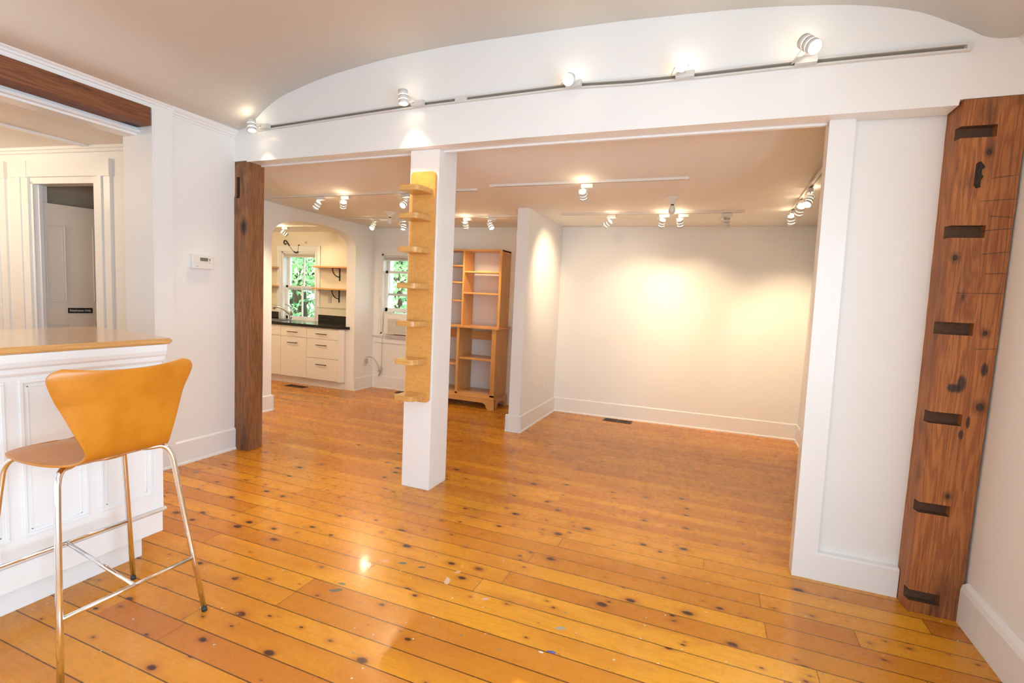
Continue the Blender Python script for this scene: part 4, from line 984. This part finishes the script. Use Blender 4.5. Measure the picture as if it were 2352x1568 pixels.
def spot(base, n, slide, aim, label, lit=True, drop=.055, size=1.0, power=1.0, group=None, arm=None, cone=75, leak=.4):
    """base = point on the track, n = outward normal of the track, slide = along the track, aim = beam direction"""
    base = Vector(base); n = Vector(n).normalized(); sl = Vector(slide).normalized(); aim = Vector(aim).normalized()
    t = thing('track_spotlight', label, 'spotlight', base, 0, group)
    # adapter box
    w = n.cross(sl).normalized(); bm = nb(); vs = box(bm, -.5, .5, -.5, .5, -.5, .5, .0)
    for v in vs: p = v.co.copy(); v.co = base+n*.021+sl*p.x*.10+w*p.y*.034+n*p.z*.030
    bmesh.ops.recalc_face_normals(bm, faces=bm.faces); obj('adapter', bm, 'track', t)
    ctr = base+n*(.04+drop)+sl*(arm if arm is not None else -.03)
    if isinstance(arm, Vector): ctr = base+arm
    top = ctr-aim*.034*size
    R0 = .032*size
    side = aim.cross(n); side = side.normalized() if side.length > .05 else sl
    st = base+n*.036+sl*(-.03 if arm is None else -.035)
    bm = nb()
    tube(bm, [st, st+n*.012], .006, 8)
    for s in (-1, 1): tube(bm, [st+n*.010, st+n*.014+side*s*(R0+.004), ctr-aim*.0+side*s*(R0+.004)], .0028, 6)
    obj('yoke', bm, 'track', t)
    bm = nb(); H = [(-.042,-.012),(-.008,.018),(.022,.046)]
    for i, (h0, h1) in enumerate(H):
        k = (1.0, 1.0, 1.0)[i]
        lathe(bm, [(R0*k*.93, h0*size), (R0*k, h0*size), (R0*k, h1*size), (R0*k*.93, h1*size), (R0*k*.93, h0*size)], ctr, aim, 20)
    obj('housing', bm, 'track', t)
    bm = nb(); lathe(bm, [(.010*size,-.050*size),(.014*size,-.03*size),(R0*.86,.012*size),(R0*.88,.030*size),(R0*.80,.036*size),(0,.037*size)], ctr, aim, 18)
    obj('bulb', bm, 'lit' if lit else 'bulb_glass', t)
    if lit:
        ld = lamp_data('SPOT', 'spot_beam', SPOT_E*power, WARM, spot_size=math.radians(cone), spot_blend=.9, shadow_soft_size=.022)
        lo_ = bpy.data.objects.new('spot_beam', ld); C.objects.link(lo_); lo_.parent = t
        lk = bpy.data.objects.new('spot_back_glow', lamp_data('POINT', 'spot_back_glow', leak, WARM, shadow_soft_size=.02)); C.objects.link(lk); lk.parent = t; lk.matrix_parent_inverse = WM[t].inverted(); lk.location = ctr-aim*.062*size
        p = ctr+aim*.052*size; lo_.matrix_parent_inverse = WM[t].inverted(); place(lo_, p, aim)
    return t
G1 = None
def hspot(x, off, aim, label, **k):
    spot((x, HY(x)-.021, TZc(x)), (0,-1,0), (1,-.0434,0), aim, label, arm=off, **{'leak': .06, **k})
hspot(-3.55, Vector((-.085,-.075,.0)), (.22,-.10,-1), 'white spotlight at the left end of the header track', size=1.05)
hspot(-2.04, Vector((-.085,-.075,.03)), (.12,-.05,-1), 'white spotlight on the header track above the column', size=1.05)
hspot(-.90, Vector((-.01,-.09,.0)), (.16,-1,-.50), 'glaring spotlight near the middle of the header track aimed at the room', size=1.1, power=2.2, cone=100, leak=.12)
hspot(-.25, Vector((-.015,-.09,.02)), (.06,-1,-.42), 'glaring spotlight right of the middle of the header track', size=1.05, power=1.4, cone=100, leak=.12)
hspot(.34, Vector((-.0,-.095,.045)), (.42,-.62,-.62), 'white spotlight at the right end of the header track, turned sideways', size=1.15)
D = (0,0,-1); SX = (1,0,0)
def cspot(x, y, aim, label, **k): spot((x, y, CZ(y)-.021), D, SX, aim, label, **k)
cspot(-3.96, 4.30, (-.55,-.10,-.8), 'spotlight nearest the left post on the back room track', arm=-.05, power=1.2)
cspot(-3.63, 4.30, (-.6,.65,-.7), 'spotlight second from the left on the back room track, aimed at the arch', arm=-.03, power=1.7)
cspot(-2.90, 4.30, (.05,-.75,-.65), 'glaring spotlight just left of the column shelf', arm=-.01)
cspot(-1.06, 4.22, (-.05,.95,-.60), 'spotlight alone on the track right of the column', arm=-.03)
cspot(-4.20, 5.57, (.15,-.75,-.65), 'glaring spotlight on the rear track in front of the back window', arm=-.05)
cspot(-3.80, 5.57, (.0,-.3,-1), 'spotlight on the rear track mostly hidden behind the column shelf', arm=.03)
cspot(-2.86, 5.57, (-.10,.55,-.85), 'spotlight in front of the bookcase, nearest the column', arm=-.02)
cspot(-2.53, 5.57, (.55,-.25,-.8), 'spotlight in front of the bookcase, nearest the partition', arm=-.02)
cspot(-1.10, 5.52, (-.85,.30,-.6), 'leftmost of the four gallery spotlights, turned to the partition', arm=-.04)
cspot(-.55, 5.52, (-.20,.70,-.75), 'second of the four gallery spotlights from the left', arm=-.02, power=.8)
cspot(-.36, 5.52, (.10,.70,-.75), 'third of the four gallery spotlights from the left, near the bare bulb', arm=-.03, power=.8)
cspot(.05, 5.52, (-.05,.5,-.85), 'unlit spotlight at the right end of the gallery track', lit=False, arm=-.0)
def rspot(y, aim, label, **k): spot((.62, y, CZ(4.6)-.022), D, (0,1,0), aim, label, **k)
rspot(5.52, (.15,.55,-.8), 'farthest spotlight on the right gallery track', arm=.0)
rspot(5.02, (-.10,.65,-.75), 'middle spotlight on the right gallery track', arm=.0)
rspot(4.55, (-.35,-.55,-.75), 'nearest spotlight on the right gallery track, half behind the wing wall', arm=.0)
spot((-6.10, 5.9, 2.389), D, SX, (.35,.75,-.6), 'spotlight on the kitchen track inside the arch', arm=-.02, power=.3, leak=.7)
ceil_lamp('ceiling_lamp', -6.6, 4.9, 2.41, 30, (1,.80,.52), 'round flush ceiling lamp in the kitchen, out of sight left of the arch')
# bare bulb holders
def bulb_holder(x, y, z, label):
    t = thing('bulb_holder', label, 'ceiling light', (x, y, z))
    bm = nb(); lathe(bm, [(.062,0),(.060,-.010),(.045,-.020),(.030,-.032),(.026,-.060),(.022,-.064),(0,-.064)], (x, y, z), (0,0,1), 24); obj('porcelain_base', bm, 'plastic', t)
    bm = nb(); lathe(bm, [(.014,-.060),(.014,-.074),(.0,-.0741)], (x, y, z), (0,0,1), 16); obj('bulb_cap', bm, 'bronze', t)
    bm = nb(); lathe(bm, [(.013,-.074),(.018,-.085),(.029,-.110),(.030,-.125),(.024,-.142),(.012,-.152),(0,-.154)], (x, y, z), (0,0,1), 20); obj('bulb', bm, 'bulb_glass', t)
bulb_holder(-.42, 4.83, CZ(4.83), 'unlit frosted bulb in a porcelain holder on the gallery ceiling')
bulb_holder(-3.72, 5.20, CZ(5.2), 'unlit bulb in a porcelain holder behind the glaring spot left of the column')

ceil_lamp('ceiling_lamp', -6.2, 1.5, 2.68, 44, (1,.78,.50), 'round flush ceiling lamp in the hall behind the bar')

# repeats carry a group
GR = {'track_spotlight': 'track spotlights', 'light_track': 'light tracks', 'base_cabinet': 'kitchen base cabinets', 'wall_shelf': 'pine shelves beside the kitchen window', 'floor_vent': 'floor vents', 'tree': 'trees outside the windows',
      'backsplash': 'black backsplashes', 'window_blind': 'window blinds', 'wall_outlet': 'wall outlets', 'timber_post': 'old timber posts', 'bulb_holder': 'bare bulb holders', 'ceiling_lamp': 'flush ceiling lamps', 'countertop': 'countertops'}
for o in bpy.data.objects:
    if o.parent is None and 'label' in o.keys() and o.name.split('.')[0] in GR: o['group'] = GR[o.name.split('.')[0]]
